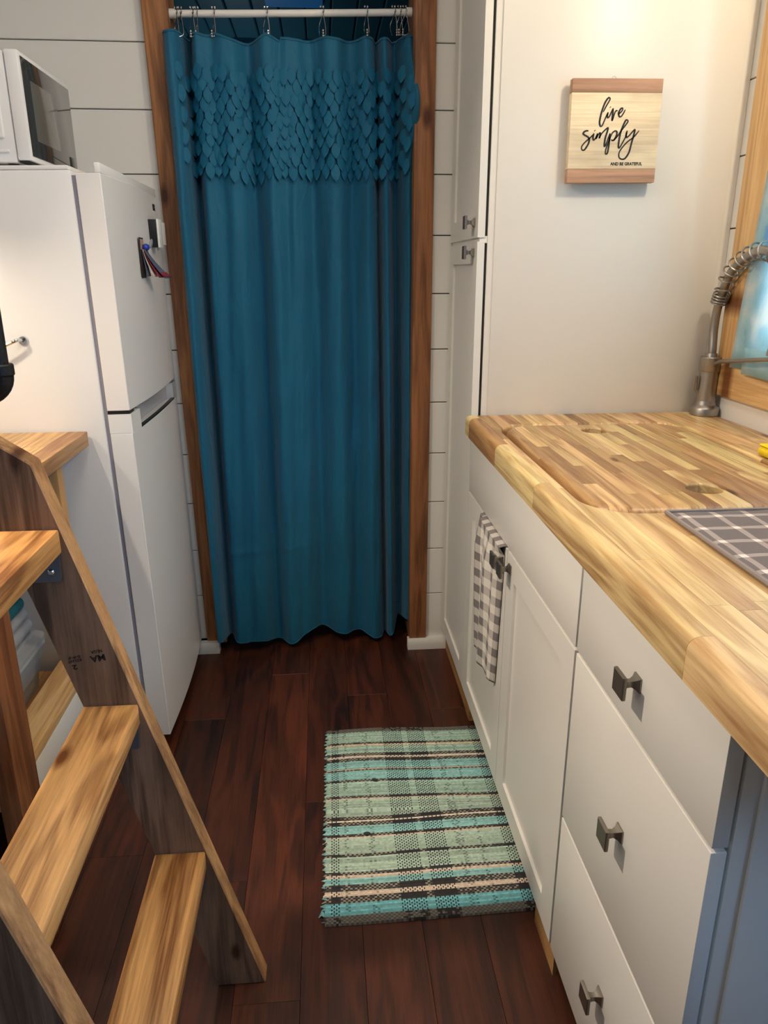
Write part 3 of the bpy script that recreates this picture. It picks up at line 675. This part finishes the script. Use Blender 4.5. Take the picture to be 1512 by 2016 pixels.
for k in range(26):
    y_ = 1.225 + k * .0262 + random.uniform(-.006, .006); xl = -.020 - .012 * (1 - (y_ - 1.212) / .688)
    b_ = tube(bmesh.new(), [(xl + .006, y_, .004), (xl - .002 - random.uniform(0, .004), y_ + .003, .004), (xl + .005, y_ + .007, .004)], .0024, 6)
    mk('edge_loop', b_, M['rag_aqua'] if k % 4 else M['rag_dark'], rug_t)
b_ = bmesh.new()
for k in range(4): tube(b_, [(-.03, 1.232 + .003 * k, .005), (-.036, 1.236 + .003 * k, .006), (-.042 + .002 * k, 1.233 + .005 * k, .003)], .0015, 5)
mk('frayed_tuft', b_, M['rag_aqua'], rug_t)

# ------------------------------------------------------------------ shower curtain, rod and hooks
rod = thing('curtain_rod', 'white tension rod across the doorway above the teal curtain', 'rod', (-.06, 2.49, 2.02))
RY = 2.485
mk('tube', tube(bmesh.new(), [(-.411, RY, 2.016), (-.06, RY, 2.024), (.2855, RY, 2.034)], .0095, 14), M['lamp'], rod)
for x_, z_ in ((-.411, 2.016), (.285, 2.034)):
    s_ = 1 if x_ < 0 else -1
    mk('end_cap', tube(bmesh.new(), [(x_ - .0005 * s_, RY, z_), (x_ + .016 * s_, RY, z_)], .0125, 14), M['lamp'], rod)
mt, nt, b = newmat('teal_microfibre'); L = nt.links.new; b.inputs['Roughness'].default_value = .62; b.inputs['Specular IOR Level'].default_value = .3; b.inputs['Sheen Weight'].default_value = .15
tc = N(nt, 'ShaderNodeTexCoord'); no = N(nt, 'ShaderNodeTexNoise'); no.inputs['Scale'].default_value = 5; L(tc.outputs['Object'], no.inputs['Vector'])
mx = N(nt, 'ShaderNodeMix', data_type='RGBA'); mx.inputs[6].default_value = S(11, 90, 124); mx.inputs[7].default_value = S(18, 105, 139); L(no.outputs['Fac'], mx.inputs[0]); L(mx.outputs[2], b.inputs['Base Color'])
mp = N(nt, 'ShaderNodeMapping'); mp.inputs['Scale'].default_value = (1, 1, .35); L(tc.outputs['Object'], mp.inputs[0])
n2 = N(nt, 'ShaderNodeTexNoise'); n2.inputs['Scale'].default_value = 16; n2.inputs['Detail'].default_value = 5; n2.inputs['Distortion'].default_value = 1.2; L(mp.outputs[0], n2.inputs['Vector'])
bp = N(nt, 'ShaderNodeBump'); bp.inputs['Strength'].default_value = .35; bp.inputs['Distance'].default_value = .02; L(n2.outputs['Fac'], bp.inputs['Height']); L(bp.outputs[0], b.inputs['Normal']); M['teal'] = mt
sc = thing('shower_curtain', 'teal shower curtain with a band of petals hanging in the doorway', 'curtain', (-.06, 2.46, .02))
RX = [-.392, -.381, -.347, -.334, -.286, -.137, .024, .152, .232, .249, .264]
# folds: (u at top, u at bottom, amount toward the viewer, width)
FOLDS = [(.030, .012, .050, .035), (.088, .050, -.055, .018), (.135, .10, .020, .05), (.25, .22, .026, .055), (.325, .30, -.026, .030), (.40, .37, .024, .045), (.50, .46, .006, .03),
         (.585, .55, -.028, .035), (.66, .66, .014, .05), (.74, .72, -.020, .04), (.81, .80, .018, .03), (.852, .872, -.045, .011), (.885, .905, .020, .022), (.930, .945, -.050, .022), (.985, .985, .016, .018)]
def fold(u, v):
    d = 0
    for c0, c1, a_, w_ in FOLDS:
        c = c0 + (c1 - c0) * v; d += a_ * math.exp(-((u - c) / (w_ * (1 + .25 * v))) ** 2)
    return 1.45 * d * (.75 + .25 * math.sin(v * 2.6))
def wrinkle(u, v):
    return .0022 * math.sin(u * 61 + 9 * v + 2 * math.sin(v * 11)) * math.sin(v * 14 + u * 8) + .0013 * math.sin(u * 120 + v * 23)
def curt(u, v, off=0.0):
    xl = -.427 + .033 * v; xr = .287 + .006 * v
    x = xl + (xr - xl) * u
    x += .010 * math.sin(u * 19 + 1.0) * .5 * (1 - abs(2 * u - 1))
    # top edge sags between hooks, hem waves
    xs_ = [-.43] + RX + [.29]; ztop = 1.968
    for a_, b2 in zip(xs_[:-1], xs_[1:]):
        if a_ <= x <= b2:
            k = (x - a_) / (b2 - a_); ztop = 1.970 - .006 * (1 if a_ < .2 else 0) - .55 * (b2 - a_) * .22 * math.sin(k * math.pi) ** 1.0 * (1.0 if x < -.1 else .35)
    zb = .040 + .016 * math.sin(u * 12.5 + .9) + .010 * math.sin(u * 25 + 2.0)
    zb += .020 * max(0, 1 - u / .08)
    if u > .91: zb += .030 * min(1, (u - .91) / .03)
    z = ztop + (zb - ztop) * v
    bul = math.exp(-((u - 1) / .03) ** 2) * math.exp(-((z - 1.78) / .09) ** 2)
    y = 2.462 - fold(u, v) - wrinkle(u, v) - off - .072 * bul
    y -= .055 * v * (1 - u) ** 5 + .0035 * math.exp(-((z - .385 - .02 * u) / .010) ** 2) * max(0, 1 - u / .75)
    if v < .03: y += (RY - 2.462) * .25 * (1 - v / .03)
    return Vector((x + .012 * bul, y, z))
o = mk('curtain_sheet', grid(bmesh.new(), lambda u, v: curt(u, v), 220, 260), M['teal'], sc, fix=False, smooth=80); md = o.modifiers.new('s', 'SOLIDIFY'); md.thickness = .0012; md.offset = 1
# hem stitching ridge along the top and the bottom
o = mk('top_hem', tube(bmesh.new(), [curt(k / 160, .003, .001) for k in range(161)], .0016, 6), M['teal'], sc)
o = mk('bottom_hem', tube(bmesh.new(), [curt(k / 160, .998, .001) for k in range(161)], .0016, 6), M['teal'], sc)
M['teal_petal'] = plain('teal_petal_cloth', S(15, 98, 132), .65, var=.05, spec=.3)
petals = []
for var in range(4):
    bm = bmesh.new(); n = 7; wv = (.0125, .0132, .0140, .0130)[var]; hv = (.046, .043, .048, .045)[var]; rows = []
    for j in range(n + 1):
        t = j / n; hw = wv * math.sin(math.pi * min(1, (t * .90 + .10))) ** .75 if t < 1 else 0.0006
        lift = .0020 + (.0030 + .0012 * var) * t ** 1.6
        rows.append([bm.verts.new((hw * s_, -lift - .0022 * (1 - abs(s_)), -hv * t)) for s_ in (-1, -.4, .4, 1)])
    for j in range(n):
        for k in range(3): bm.faces.new((rows[j][k], rows[j][k + 1], rows[j + 1][k + 1], rows[j + 1][k]))
    bmesh.ops.recalc_face_normals(bm, faces=bm.faces)
    me = mesh_of(bm, 'petal', 60); me.materials.append(M['teal_petal']); petals.append(me)
NR, NCOL = 10, 27
for r in range(NR):
    for c in range(NCOL):
        u = .055 + (c + .5 * (r % 2)) * (.94 / NCOL) + random.uniform(-.004, .004)
        zt = 1.884 - r * .0285 + random.uniform(-.004, .004)
        v = (1.965 - zt) / 1.925
        if u > .995: continue
        p = curt(u, v); a_ = curt(min(1, u + .012), v); b2 = curt(max(0, u - .012), v); tn = (a_ - b2).normalized()
        o = bpy.data.objects.new('petal', random.choice(petals)); COL.objects.link(o); o.parent = sc
        o.location = p - ORG[sc] + Vector((0, -.0035, 0))
        o.rotation_euler = (random.uniform(-.06, .0), random.uniform(-.10, .10), max(-.6, min(.6, math.atan2(tn.y, tn.x))) + random.uniform(-.10, .10))
NUM = ['first', 'second', 'third', 'fourth', 'fifth', 'sixth', 'seventh', 'eighth', 'ninth', 'tenth', 'eleventh']
for k, x_ in enumerate(RX):
    zr = 2.016 + (x_ + .411) / .696 * .018; tilt = random.uniform(-.25, .25); sp3 = random.uniform(.004, .010)
    h = thing('curtain_hook', f'{NUM[k]} beaded chrome curtain hook from the left post', 'hook', (x_, RY, zr), 'chrome hooks on the curtain rod')
    pts = []
    for q_ in range(15):
        a_ = math.pi * (1.02 - 1.04 * q_ / 14); pts.append((x_ + .002 * math.cos(a_) + sp3 * .3, RY - .0115 * math.cos(a_), zr + .0115 * math.sin(a_)))
    low = (x_ + tilt * .03, 2.448, zr - .068)
    path = [low] + [(x_ + sp3, 2.452, zr - .060), (x_ + sp3 * .8, 2.462, zr - .03)] + pts[::-1][:0] + [(x_ + .002, RY - .0118, zr)] + pts[1:] + [(x_ - sp3, RY + .010, zr - .03), (x_ - sp3 + tilt * .01, 2.470, zr - .062)]
    mk('wire', tube(bmesh.new(), smoothpath(path, 4), .0011, 6), M['chrome'], h)
    for q_ in range(3): mk('bead', ball(bmesh.new(), (x_ + tilt * .03 - .001, 2.446, zr - .054 - .0065 * q_), .0032), M['chrome'], h)
    for q_ in (-1, 1): mk('bead', ball(bmesh.new(), (x_ + .004 * q_, RY - .003, zr + .0145), .0032), M['chrome'], h)

# ------------------------------------------------------------------ fridge
fr = thing('refrigerator', 'white top-freezer refrigerator with smudged doors beside the doorway', 'refrigerator', (-.795, 2.13, 0))
FY0, FY1 = 1.862, 2.457; XB = -.552; XD = -.487
mk('body', bx(-1.16, XB, FY0, FY1, .03, 1.532, bev=.006), M['fridge'], fr)
mk('top_cap', bx(-1.158, XB - .004, FY0 + .002, FY1 - .002, 1.532, 1.541, bev=.002), M['fridge'], fr)
mk('gasket', bx(XB, XB + .010, FY0 + .006, FY1 - .006, .06, 1.52), M['fridge_grey'], fr)
def fdoor(name, z0, z1, pocket=False):
    prof = []
    n = 10
    for k in range(n + 1):
        t = k / n; y = FY0 + (FY1 - FY0) * t; prof.append((XD + .010 * math.sin(math.pi * t) , y))
    pts = [(XB + .010, FY0 + .001)] + [(XD - .004, FY0 + .0005)] + prof[0:0] + [(p[0], p[1]) for p in prof] + [(XB + .010, FY1 - .001)]
    return pts
top_pts = fdoor('x', 0, 0)
o = mk('freezer_door', prism(bmesh.new(), top_pts, 'z', .9835, 1.524, bev=.0015), M['fridge'], fr)
mk('door_lip', bx(XD - .012, XD + .001, FY0 + .001, FY1 - .004, 1.5242, 1.546, bev=.002), M['fridge'], o)
o2 = mk('fridge_door', prism(bmesh.new(), top_pts, 'z', .042, .926, bev=.0015), M['fridge'], fr)
# pocket handle: recessed band at the top of the lower door
mk('door_corner', prism(bmesh.new(), [(XB + .010, FY0 + .001), (XD - .004, FY0 + .0005), (XD + .001, FY0 + .003), (XD + .0045, 1.944), (XB + .010, 1.944)], 'z', .9264, .9745), M['fridge'], o2)
rec = [(XB + .010, 1.9445), (XD + .004, 1.9445), (XD - .020, 1.985), (XD - .024, 2.10), (XD - .024, 2.30), (XD - .016, 2.385), (XD + .001, 2.400), (XD, FY1), (XB + .010, FY1 - .001)]
mk('handle_pocket', prism(bmesh.new(), rec, 'z', .9264, .9745), M['fridge_silver'], o2)
lip = [(XD - .03 + .035 * 0, 1.945)]
b_ = bmesh.new()
arc = [(XD + .0055 + .004 * math.sin(math.pi * k / 14), 1.945 + .445 * k / 14) for k in range(15)]
prism(b_, arc + [(p[0] - .010, p[1]) for p in arc[::-1]], 'z', .9264, .9305); mk('handle_edge', b_, M['black'], o2, smooth=0)
mk('hinge_gap', bx(XB + .010, XD - .002, FY0 + .004, FY0 + .05, .9748, .983), M['black'], fr)
mk('badge', bx(XD + .0015, XD + .0048, 2.372, 2.405, 1.482, 1.500, bev=.001), M['black'], o)
mk('badge_letters', bx(XD + .005, XD + .0054, 2.378, 2.399, 1.489, 1.493), M['chrome'], o)
for x_, y_ in ((-1.1, 1.90), (-1.1, 2.38), (-.60, 1.90), (-.60, 2.38)): mk('foot', lathe(bmesh.new(), [(.018, 0), (.018, .012), (.012, .014), (.012, .031)], (x_, y_, 0), 14), M['black'], fr)
mk('kick_grille', bx(XB - .03, XB, FY0 + .01, FY1 - .01, .006, .030), M['fridge_grey'], fr)
fr.location.x += .019
fr.rotation_euler = (0, math.radians(-.85), 0)
# things on the fridge front and side
M['paper'] = plain('printed_paper', S(220, 205, 190), .8, var=.25, vscale=60)
M['paper_blue'] = plain('blue_print', S(84, 96, 118), .8, var=.5, vscale=70)
M['paper_red'] = plain('red_print', S(140, 40, 58), .8, var=.3, vscale=90)
M['blue_clip'] = plain('blue_plastic', S(38, 70, 170), .3)
M['photo'] = plain('dark_photo', S(46, 38, 38), .35, var=.6, vscale=80)
M['skin_photo'] = plain('photo_print', S(190, 150, 130), .5, var=.4, vscale=90)
XM = XD + .008
for k, (y0, y1, z0, z1, lab) in enumerate(((2.270, 2.318, 1.382, 1.456, 'larger black and white block magnet on the freezer door'), (2.352, 2.392, 1.392, 1.452, 'narrow black and white block magnet at the freezer door edge'))):
    mgt = thing('block_magnet', lab, 'magnet', (XM, (y0 + y1) / 2, z0))
    dep = .026 - .006 * k
    mk('case', bx(XM - .004, XM + dep - .006, y0, y1, z0, z1, bev=.001), M['black'], mgt); mk('face', bx(XM + dep - .0058, XM + dep, y0 - .001, y1 + .001, z0 - .001, z1 + .001, bev=.001), M['lamp'], mgt)
cl = thing('magnet_clip', 'blue magnet clip holding a photo and fanned leaflets on the freezer door', 'clip', (XM, 2.15, 1.30))
mk('photo_card', bx(XM + .004, XM + .006, 2.105, 2.150, 1.300, 1.402, bev=.0004), M['photo'], cl)
mk('photo_print', bx(XM + .0061, XM + .0068, 2.112, 2.146, 1.372, 1.398), M['skin_photo'], cl)
for k, mm in enumerate(('paper_blue', 'paper', 'paper_red', 'paper_blue')):
    def leaf(u, v, k=k):
        spread = (.006 + .010 * k) * v ** 1.3
        return (XM + .0072 + .002 * k + spread * (1 + .3 * u), 2.118 + .034 * u + spread * 1.6, 1.372 - (.068 + .002 * k) * v)
    b_ = grid(bmesh.new(), leaf, 3, 8); o = mk('leaflet', b_, M[mm], cl, fix=False); o.modifiers.new('s', 'SOLIDIFY').thickness = .0008
def leaf2(u, v): 
    sp4 = .038 * (.85 + .15 * v) ** 1.3
    return (XM + .0105 + sp4 * (1 + .3 * u) - .001 * (1 - v), 2.118 + .034 * u + sp4 * 1.6 * .9, 1.314 - .012 * v)
o = mk('leaflet_edge', grid(bmesh.new(), leaf2, 3, 2), M['paper_red'], cl, fix=False); o.modifiers.new('s', 'SOLIDIFY').thickness = .0008
b_ = bmesh.new(); t = bmesh.new(); bmesh.ops.create_uvsphere(t, u_segments=14, v_segments=8, radius=1); bmesh.ops.transform(t, matrix=Matrix.Translation((XM + .014, 2.138, 1.378)) @ Matrix.Diagonal((.010, .014, .009, 1)), verts=t.verts); mk('clip_body', t, M['blue_clip'], cl)
t = bmesh.new(); bmesh.ops.create_uvsphere(t, u_segments=14, v_segments=8, radius=1); bmesh.ops.transform(t, matrix=Matrix.Translation((XM + .022, 2.168, 1.388)) @ Matrix.Rotation(.5, 4, 'X') @ Matrix.Diagonal((.004, .022, .008, 1)), verts=t.verts); mk('clip_wing', t, M['fridge_grey'], cl)
tb = thing('towel_bar', 'chrome wire towel bar fixed on the refrigerator side', 'towel bar', (-.72, 1.85, 1.16))
bar = smoothpath([(-.712, FY0 - .001, 1.160), (-.716, FY0 - .020, 1.163), (-.730, FY0 - .030, 1.158), (-.80, FY0 - .036, 1.128), (-.90, FY0 - .036, 1.09)], 6)
mk('bar', tube(bmesh.new(), bar, .0042, 10), M['chrome'], tb); mk('mount', lathe(bmesh.new(), [(.010, FY0 - .0045), (.011, FY0 - .003), (.011, FY0 - .0002)], (-.712, 0, 1.160), 16, 'y'), M['chrome'], tb)

# ------------------------------------------------------------------ microwave
M['mw_glass'] = plain('tinted_glass', S(62, 60, 56), .06, var=.02, coat=.3)
M['mw_window'] = plain('screen_glass', S(104, 101, 94), .10, var=.02)
mw = thing('microwave_oven', 'white microwave with dark glass door standing on the refrigerator', 'microwave', (-.83, 2.07, 1.541))
MX, MY0, MY1, MZ0, MZ1 = -.648, 1.898, 2.245, 1.553, 1.775
mk('body', bx(-1.01, MX - .032, MY0 + .002, MY1 - .002, MZ0 - .004, MZ1 - .002, bev=.004), M['fridge'], mw)
mk('side_emboss', bx(-.93, -.699, MY0 - .0045, MY0 + .003, MZ0 + .045, MZ1 - .05, bev=.004, seg=3), M['lamp'], mw)
mk('side_emboss', bx(-.93, -.693, MY0 - .002, MY0 + .003, MZ0 + .016, MZ0 + .022, bev=.0015), M['lamp'], mw)
d = mk('door', bx(MX - .030, MX, MY0, MY1, MZ0, MZ1, bev=.004), M['fridge'], mw)
mk('door_glass', bx(MX - .002, MX + .0015, MY0 + .012, MY1 - .008, MZ0 + .010, MZ1 - .010, bev=.001), M['mw_glass'], d)
mk('viewing_window', bx(MX + .001, MX + .0021, MY0 + .055, MY0 + .225, MZ0 + .047, MZ1 - .050, bev=.0004), M['mw_window'], d)
mk('open_button', bx(MX + .001, MX + .0024, MY1 - .060, MY1 - .016, MZ0 + .016, MZ0 + .045, bev=.0006), M['mw_glass'], d)
mk('bottom_vent', bx(MX - .028, MX - .006, MY0 + .004, MY1 - .01, MZ0 - .004, MZ0 - .0005), M['black'], mw)
mw.location.z += .004
for x_, y_ in ((-.97, 1.93), (-.97, 2.21), (-.70, 1.93), (-.70, 2.21)): mk('foot', lathe(bmesh.new(), [(.012, 1.541), (.012, MZ0 - .003)], (x_, y_, 0), 12), M['black'], mw)

# ------------------------------------------------------------------ ladder
K = .277; LA = math.atan(K)
ld = thing('wooden_ladder', 'stained wooden ladder with open treads leaning beside the shelf', 'ladder', (-.25, .87, 0))
def lx(z): return -.144 - K * z
M['stile_edge_lit'] = wood('stained_stile_lit', S(130, 92, 58), S(206, 160, 108), 'z', .6, knots=9, ring=14, bump=.15, stain=.2)  # paler copy of the stile wood, lamp light on the edges put into colour
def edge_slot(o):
    o.data.materials.append(M['stile_edge_lit'])
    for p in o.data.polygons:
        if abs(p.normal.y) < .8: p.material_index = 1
def stile(y0, y1):
    zt = 1.047; W_ = .0918
    pts = [(lx(0), 0), (lx(zt), zt), (-.548, 1.126), (lx(0) - W_, 0)]
    return prism(bmesh.new(), pts, 'y', y0, y1, bev=.002)
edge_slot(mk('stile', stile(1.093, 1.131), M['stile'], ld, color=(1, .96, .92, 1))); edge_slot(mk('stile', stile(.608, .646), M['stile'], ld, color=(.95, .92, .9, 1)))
# stile edges are the same stock, their light painted by a paler copy; treads
for k, zt in enumerate((.018 + .307 * 1, .018 + .307 * 2 + .003, .945)):
    xf = lx(zt) - .002
    mk('tread', bx(xf - .089, xf, .6465, 1.0925, zt - .038, zt, bev=.003), M['tread'], ld, color=((1, .98, .95, 1), (1.02, 1, 1, 1), (.98, .93, .86, 1))[k])
    for y0, y1, s_ in ((1.0895, 1.0925, -1), (.6465, .6495, 1)):
        zc = zt - .0385
        b_ = prism(bmesh.new(), [(xf - .078, zc), (xf - .004, zc), (xf + .006 - .012, zc - .042), (xf - .008, zc - .047), (xf - .062, zc - .047), (xf - .07, zc - .04)], 'y', y0, y1)
        box(b_, xf - .078, xf - .006, min(y0, y1 - .045) if s_ < 0 else y0, y1 if s_ < 0 else y0 + .045, zc - .0028, zc - .0002)
        br = mk('bracket', b_, M['bracket'], ld, smooth=0)
        for bx_ in (-.020, -.050):
            yb = y0 if s_ < 0 else y1
            mk('screw', lathe(bmesh.new(), [(.0055, yb), (.0055, yb + s_ * .0015), (.0035, yb + s_ * .0035)], (xf + bx_, 0, zc - .030), 10, 'y'), M['chrome'], br)
M['stamp'] = plain('lumber_stamp_ink', S(38, 30, 26), .8)
def stamp(txt, x_, z_, size, wdt): text_mesh(txt, size, face_y(x_, 1.0926, z_, math.pi - LA * .55), 'lumber_stamp', ld, M['stamp'], wdt)
stamp('2', -.4115, .7125, .012, .0075)
stamp('KD-HT', -.403, .7235, .0065, .022); stamp('S-P-F', -.404, .7295, .006, .020)
stamp('MA', -.366, .7295, .0155, .024); stamp('NLGA', -.369, .7385, .0075, .018)

# ------------------------------------------------------------------ left shelf unit
su = thing('shelf_unit', 'low open shelf unit with butcher block top between ladder and refrigerator', 'shelf', (-.88, 1.50, 0))
tp = thing('shelf_worktop', 'butcher block worktop behind the ladder against the refrigerator', 'worktop', (-.88, 1.5, .903))
STAVE = [((1.10, 1.0, .86), 5), ((1.0, .90, .76), 6), ((.92, .80, .66), 4), ((.78, .62, .48), 2)]
staves(tp, slab((-1.21, -.588, 1.10, 1.852, .003), [], .903, .940, .002, .002), -1.21, -.588, 1.10, 1.852, 14, .25, .5, M['stave'])
mk('leg', bx(-.625, -.587, 1.190, 1.280, 0, .903, bev=.002), M['leg_brown'], su)
mk('leg', bx(-.640, -.616, 1.690, 1.726, 0, .903, bev=.002), M['pine_z'], su)
mk('leg', bx(-1.20, -1.165, 1.190, 1.280, 0, .903, bev=.002), M['leg_brown'], su); mk('leg', bx(-1.20, -1.165, 1.79, 1.83, 0, .903, bev=.002), M['pine_z'], su)
mk('front_rail', bx(-.665, -.592, 1.2815, 1.83, .388, .410, bev=.002), M['pine'], su)
mk('rail_lip', bx(-.606, -.592, 1.2815, 1.83, .4105, .414, bev=.001), M['pine'], su)
mk('kick_panel', bx(-.606, -.592, 1.2815, 1.845, .30, .387, bev=.001), M['white_cab'], su)
mk('lower_panel', bx(-.620, -.607, 1.2815, 1.845, .0, .387, bev=.001), M['white_cab'], su)
for k in range(5): mk('shelf_board', bx(-1.16 + .096 * k, -1.16 + .096 * k + .094, 1.30, 1.84, .265, .283, bev=.001), M['pine'], su, color=(.85, .72, .6, 1))
mk('back_panel', bx(-1.215, -1.203, 1.30, 1.84, .283, .90), M['leg_brown'], su)
M['clear_plastic'] = None
mt, nt, b = newmat('cloudy_plastic'); b.inputs['Base Color'].default_value = S(196, 198, 196); b.inputs['Roughness'].default_value = .2; b.inputs['Alpha'].default_value = .8; M['clear_plastic'] = mt
sb_ = thing('storage_bin', 'cloudy clear plastic storage bin on the lower shelf behind the ladder', 'bin', (-.86, 1.66, .283))
b_ = bmesh.new()
def bin_ring(h, g): return rrect(-1.0 + g, -.745 - g, 1.50 + g, 1.80 - g, .03)
lv = [(.284, .02), (.30, .018), (.335, .014), (.337, .010), (.37, .008), (.372, .003), (.40, .002), (.402, -.004), (.415, -.004)]
rings = [[b_.verts.new((p[0], p[1], h)) for p in bin_ring(h, g)] for h, g in lv]
for i_ in range(len(rings) - 1):
    n = len(rings[0])
    for k in range(n): b_.faces.new((rings[i_][k], rings[i_][(k + 1) % n], rings[i_ + 1][(k + 1) % n], rings[i_ + 1][k]))
b_.faces.new(rings[0]); o = mk('bin_tub', b_, M['clear_plastic'], sb_); o.modifiers.new('s', 'SOLIDIFY').thickness = .002
b_ = bmesh.new(); P_ = rrect(-1.006, -.739, 1.494, 1.806, .034); P2 = rrect(-.98, -.765, 1.52, 1.78, .02)
prism(b_, P_, 'z', .4155, .424); prism(b_, P2, 'z', .4242, .436); mk('bin_lid', b_, M['clear_plastic'], sb_)
M['grey_cloth'] = plain('pale_grey_cloth', S(172, 174, 178), .9, bump=.5, bscale=60)
fc = thing('folded_cloth', 'pale grey folded cloth lying on the plastic bin lid', 'cloth', (-.86, 1.66, .437))
mk('fold', bx(-.97, -.765, 1.53, 1.79, .4365, .47, bev=.014, seg=3), M['grey_cloth'], fc); mk('fold', bx(-.965, -.77, 1.535, 1.785, .4705, .502, bev=.014, seg=3), M['grey_cloth'], fc)
M['teal_cloth'] = plain('teal_cloth', S(20, 104, 112), .9, bump=.4, bscale=60)
fc = thing('teal_towel', 'dark teal folded towel on top of the grey cloth', 'towel', (-.86, 1.66, .503))
mk('fold', bx(-.96, -.772, 1.54, 1.78, .5025, .535, bev=.014, seg=3), M['teal_cloth'], fc); mk('fold', bx(-.955, -.775, 1.545, 1.775, .5355, .565, bev=.013, seg=3), M['teal_cloth'], fc)
M['pan'] = plain('dark_slate_metal', S(62, 68, 76), .4, metal=.5)
pn = thing('griddle_pan', 'dark grey griddle pan standing on edge behind the brown shelf leg', 'pan', (-.69, 1.44, .283))
b_ = bmesh.new(); P_ = [(y_, z_) for y_, z_ in rrect(1.345, 1.500, .2900, .555, .022)]
prism(b_, P_, 'x', -.700, -.694, bev=.001); mk('plate', b_, M['pan'], pn)
b_ = bmesh.new(); tube(b_, [(-.697, y_, z_) for y_, z_ in P_] + [(-.697, P_[0][0], P_[0][1])], .006, 8); mk('rim', b_, M['pan'], pn)

# ------------------------------------------------------------------ black pipe grab rail above the ladder
pp = thing('pipe_handrail', 'black iron pipe grab rail with elbow above the ladder top', 'handrail', (-.475, 1.115, 1.15))
PX, PY = -.4605, 1.10
mk('pipe', tube(bmesh.new(), [(PX, PY, 1.182), (PX, PY, 1.44)], .0140, 18), M['iron'], pp)
mk('elbow_collar', lathe(bmesh.new(), [(.0185, 1.176), (.0200, 1.178), (.0200, 1.191), (.0185, 1.193)], (PX, PY, 0), 22), M['iron'], pp)
el = [(PX - .024 + .024 * math.cos(a_), PY, 1.177 - .024 * math.sin(a_)) for a_ in [math.pi / 2 * k / 8 for k in range(9)]] + [(PX - .045, PY, 1.153)]
mk('elbow', tube(bmesh.new(), el, .0182, 18), M['iron'], pp)
mk('return_pipe', tube(bmesh.new(), [(PX - .040, PY, 1.153), (XL + .008, PY, 1.153)], .0140, 18), M['iron'], pp)
mk('floor_flange', lathe(bmesh.new(), [(.034, XL + .0005), (.034, XL + .007), (.020, XL + .009), (.020, XL + .022)], (0, PY, 1.153), 22, 'x'), M['iron'], pp)
mk('upper_elbow', tube(bmesh.new(), [(PX, PY, 1.435), (PX, PY, 1.455), (PX - .01, PY, 1.47), (PX - .03, PY, 1.475), (XL + .008, PY, 1.475)], .0165, 16), M['iron'], pp)
mk('wall_flange', lathe(bmesh.new(), [(.034, XL + .0005), (.034, XL + .007), (.020, XL + .009), (.020, XL + .022)], (0, PY, 1.475), 22, 'x'), M['iron'], pp)

# ------------------------------------------------------------------ lamps and an added fill panel (above and beside the frame)
def lamp(name, label, p, wall):
    t = thing(name, label, 'lamp', wall)
    d = Vector(wall) - Vector(p)
    b_ = tube(bmesh.new(), [tuple(wall), tuple(Vector(p) + d * .35)], .008, 8); mk('arm', b_, M['steel'], t)
    ax = 'z' if abs(d.z) > abs(d.x) else 'x'; k = 'xyz'.index(ax); s_ = 1 if d[k] > 0 else -1
    c = list(wall); base = c[k]; c[k] = 0
    mk('canopy', lathe(bmesh.new(), [(.045, base - s_ * .0005), (.045, base - s_ * .012), (.02, base - s_ * .02)], c, 20, ax), M['steel'], t)
lamp('sink_lamp', 'small ceiling lamp over the sink', L_SINK, (L_SINK[0], L_SINK[1], 2.5))
lamp('loft_lamp', 'small ceiling lamp over the ladder', L_LEFT, (L_LEFT[0], L_LEFT[1], 2.5))
lamp('shelf_lamp', 'small wall lamp beside the refrigerator', L_FRIDGE, (XL, L_FRIDGE[1], L_FRIDGE[2]))
cp = thing('added_fill_panel', 'slim white panel added on the ceiling above the aisle for fill light', 'lamp', (-.05, .85, 2.47))
mk('frame', bx(-.32, .22, -.02, 1.72, 2.470, 2.4995, bev=.004), M['lamp'], cp)  # unseen housing added to go with the ceiling fill light
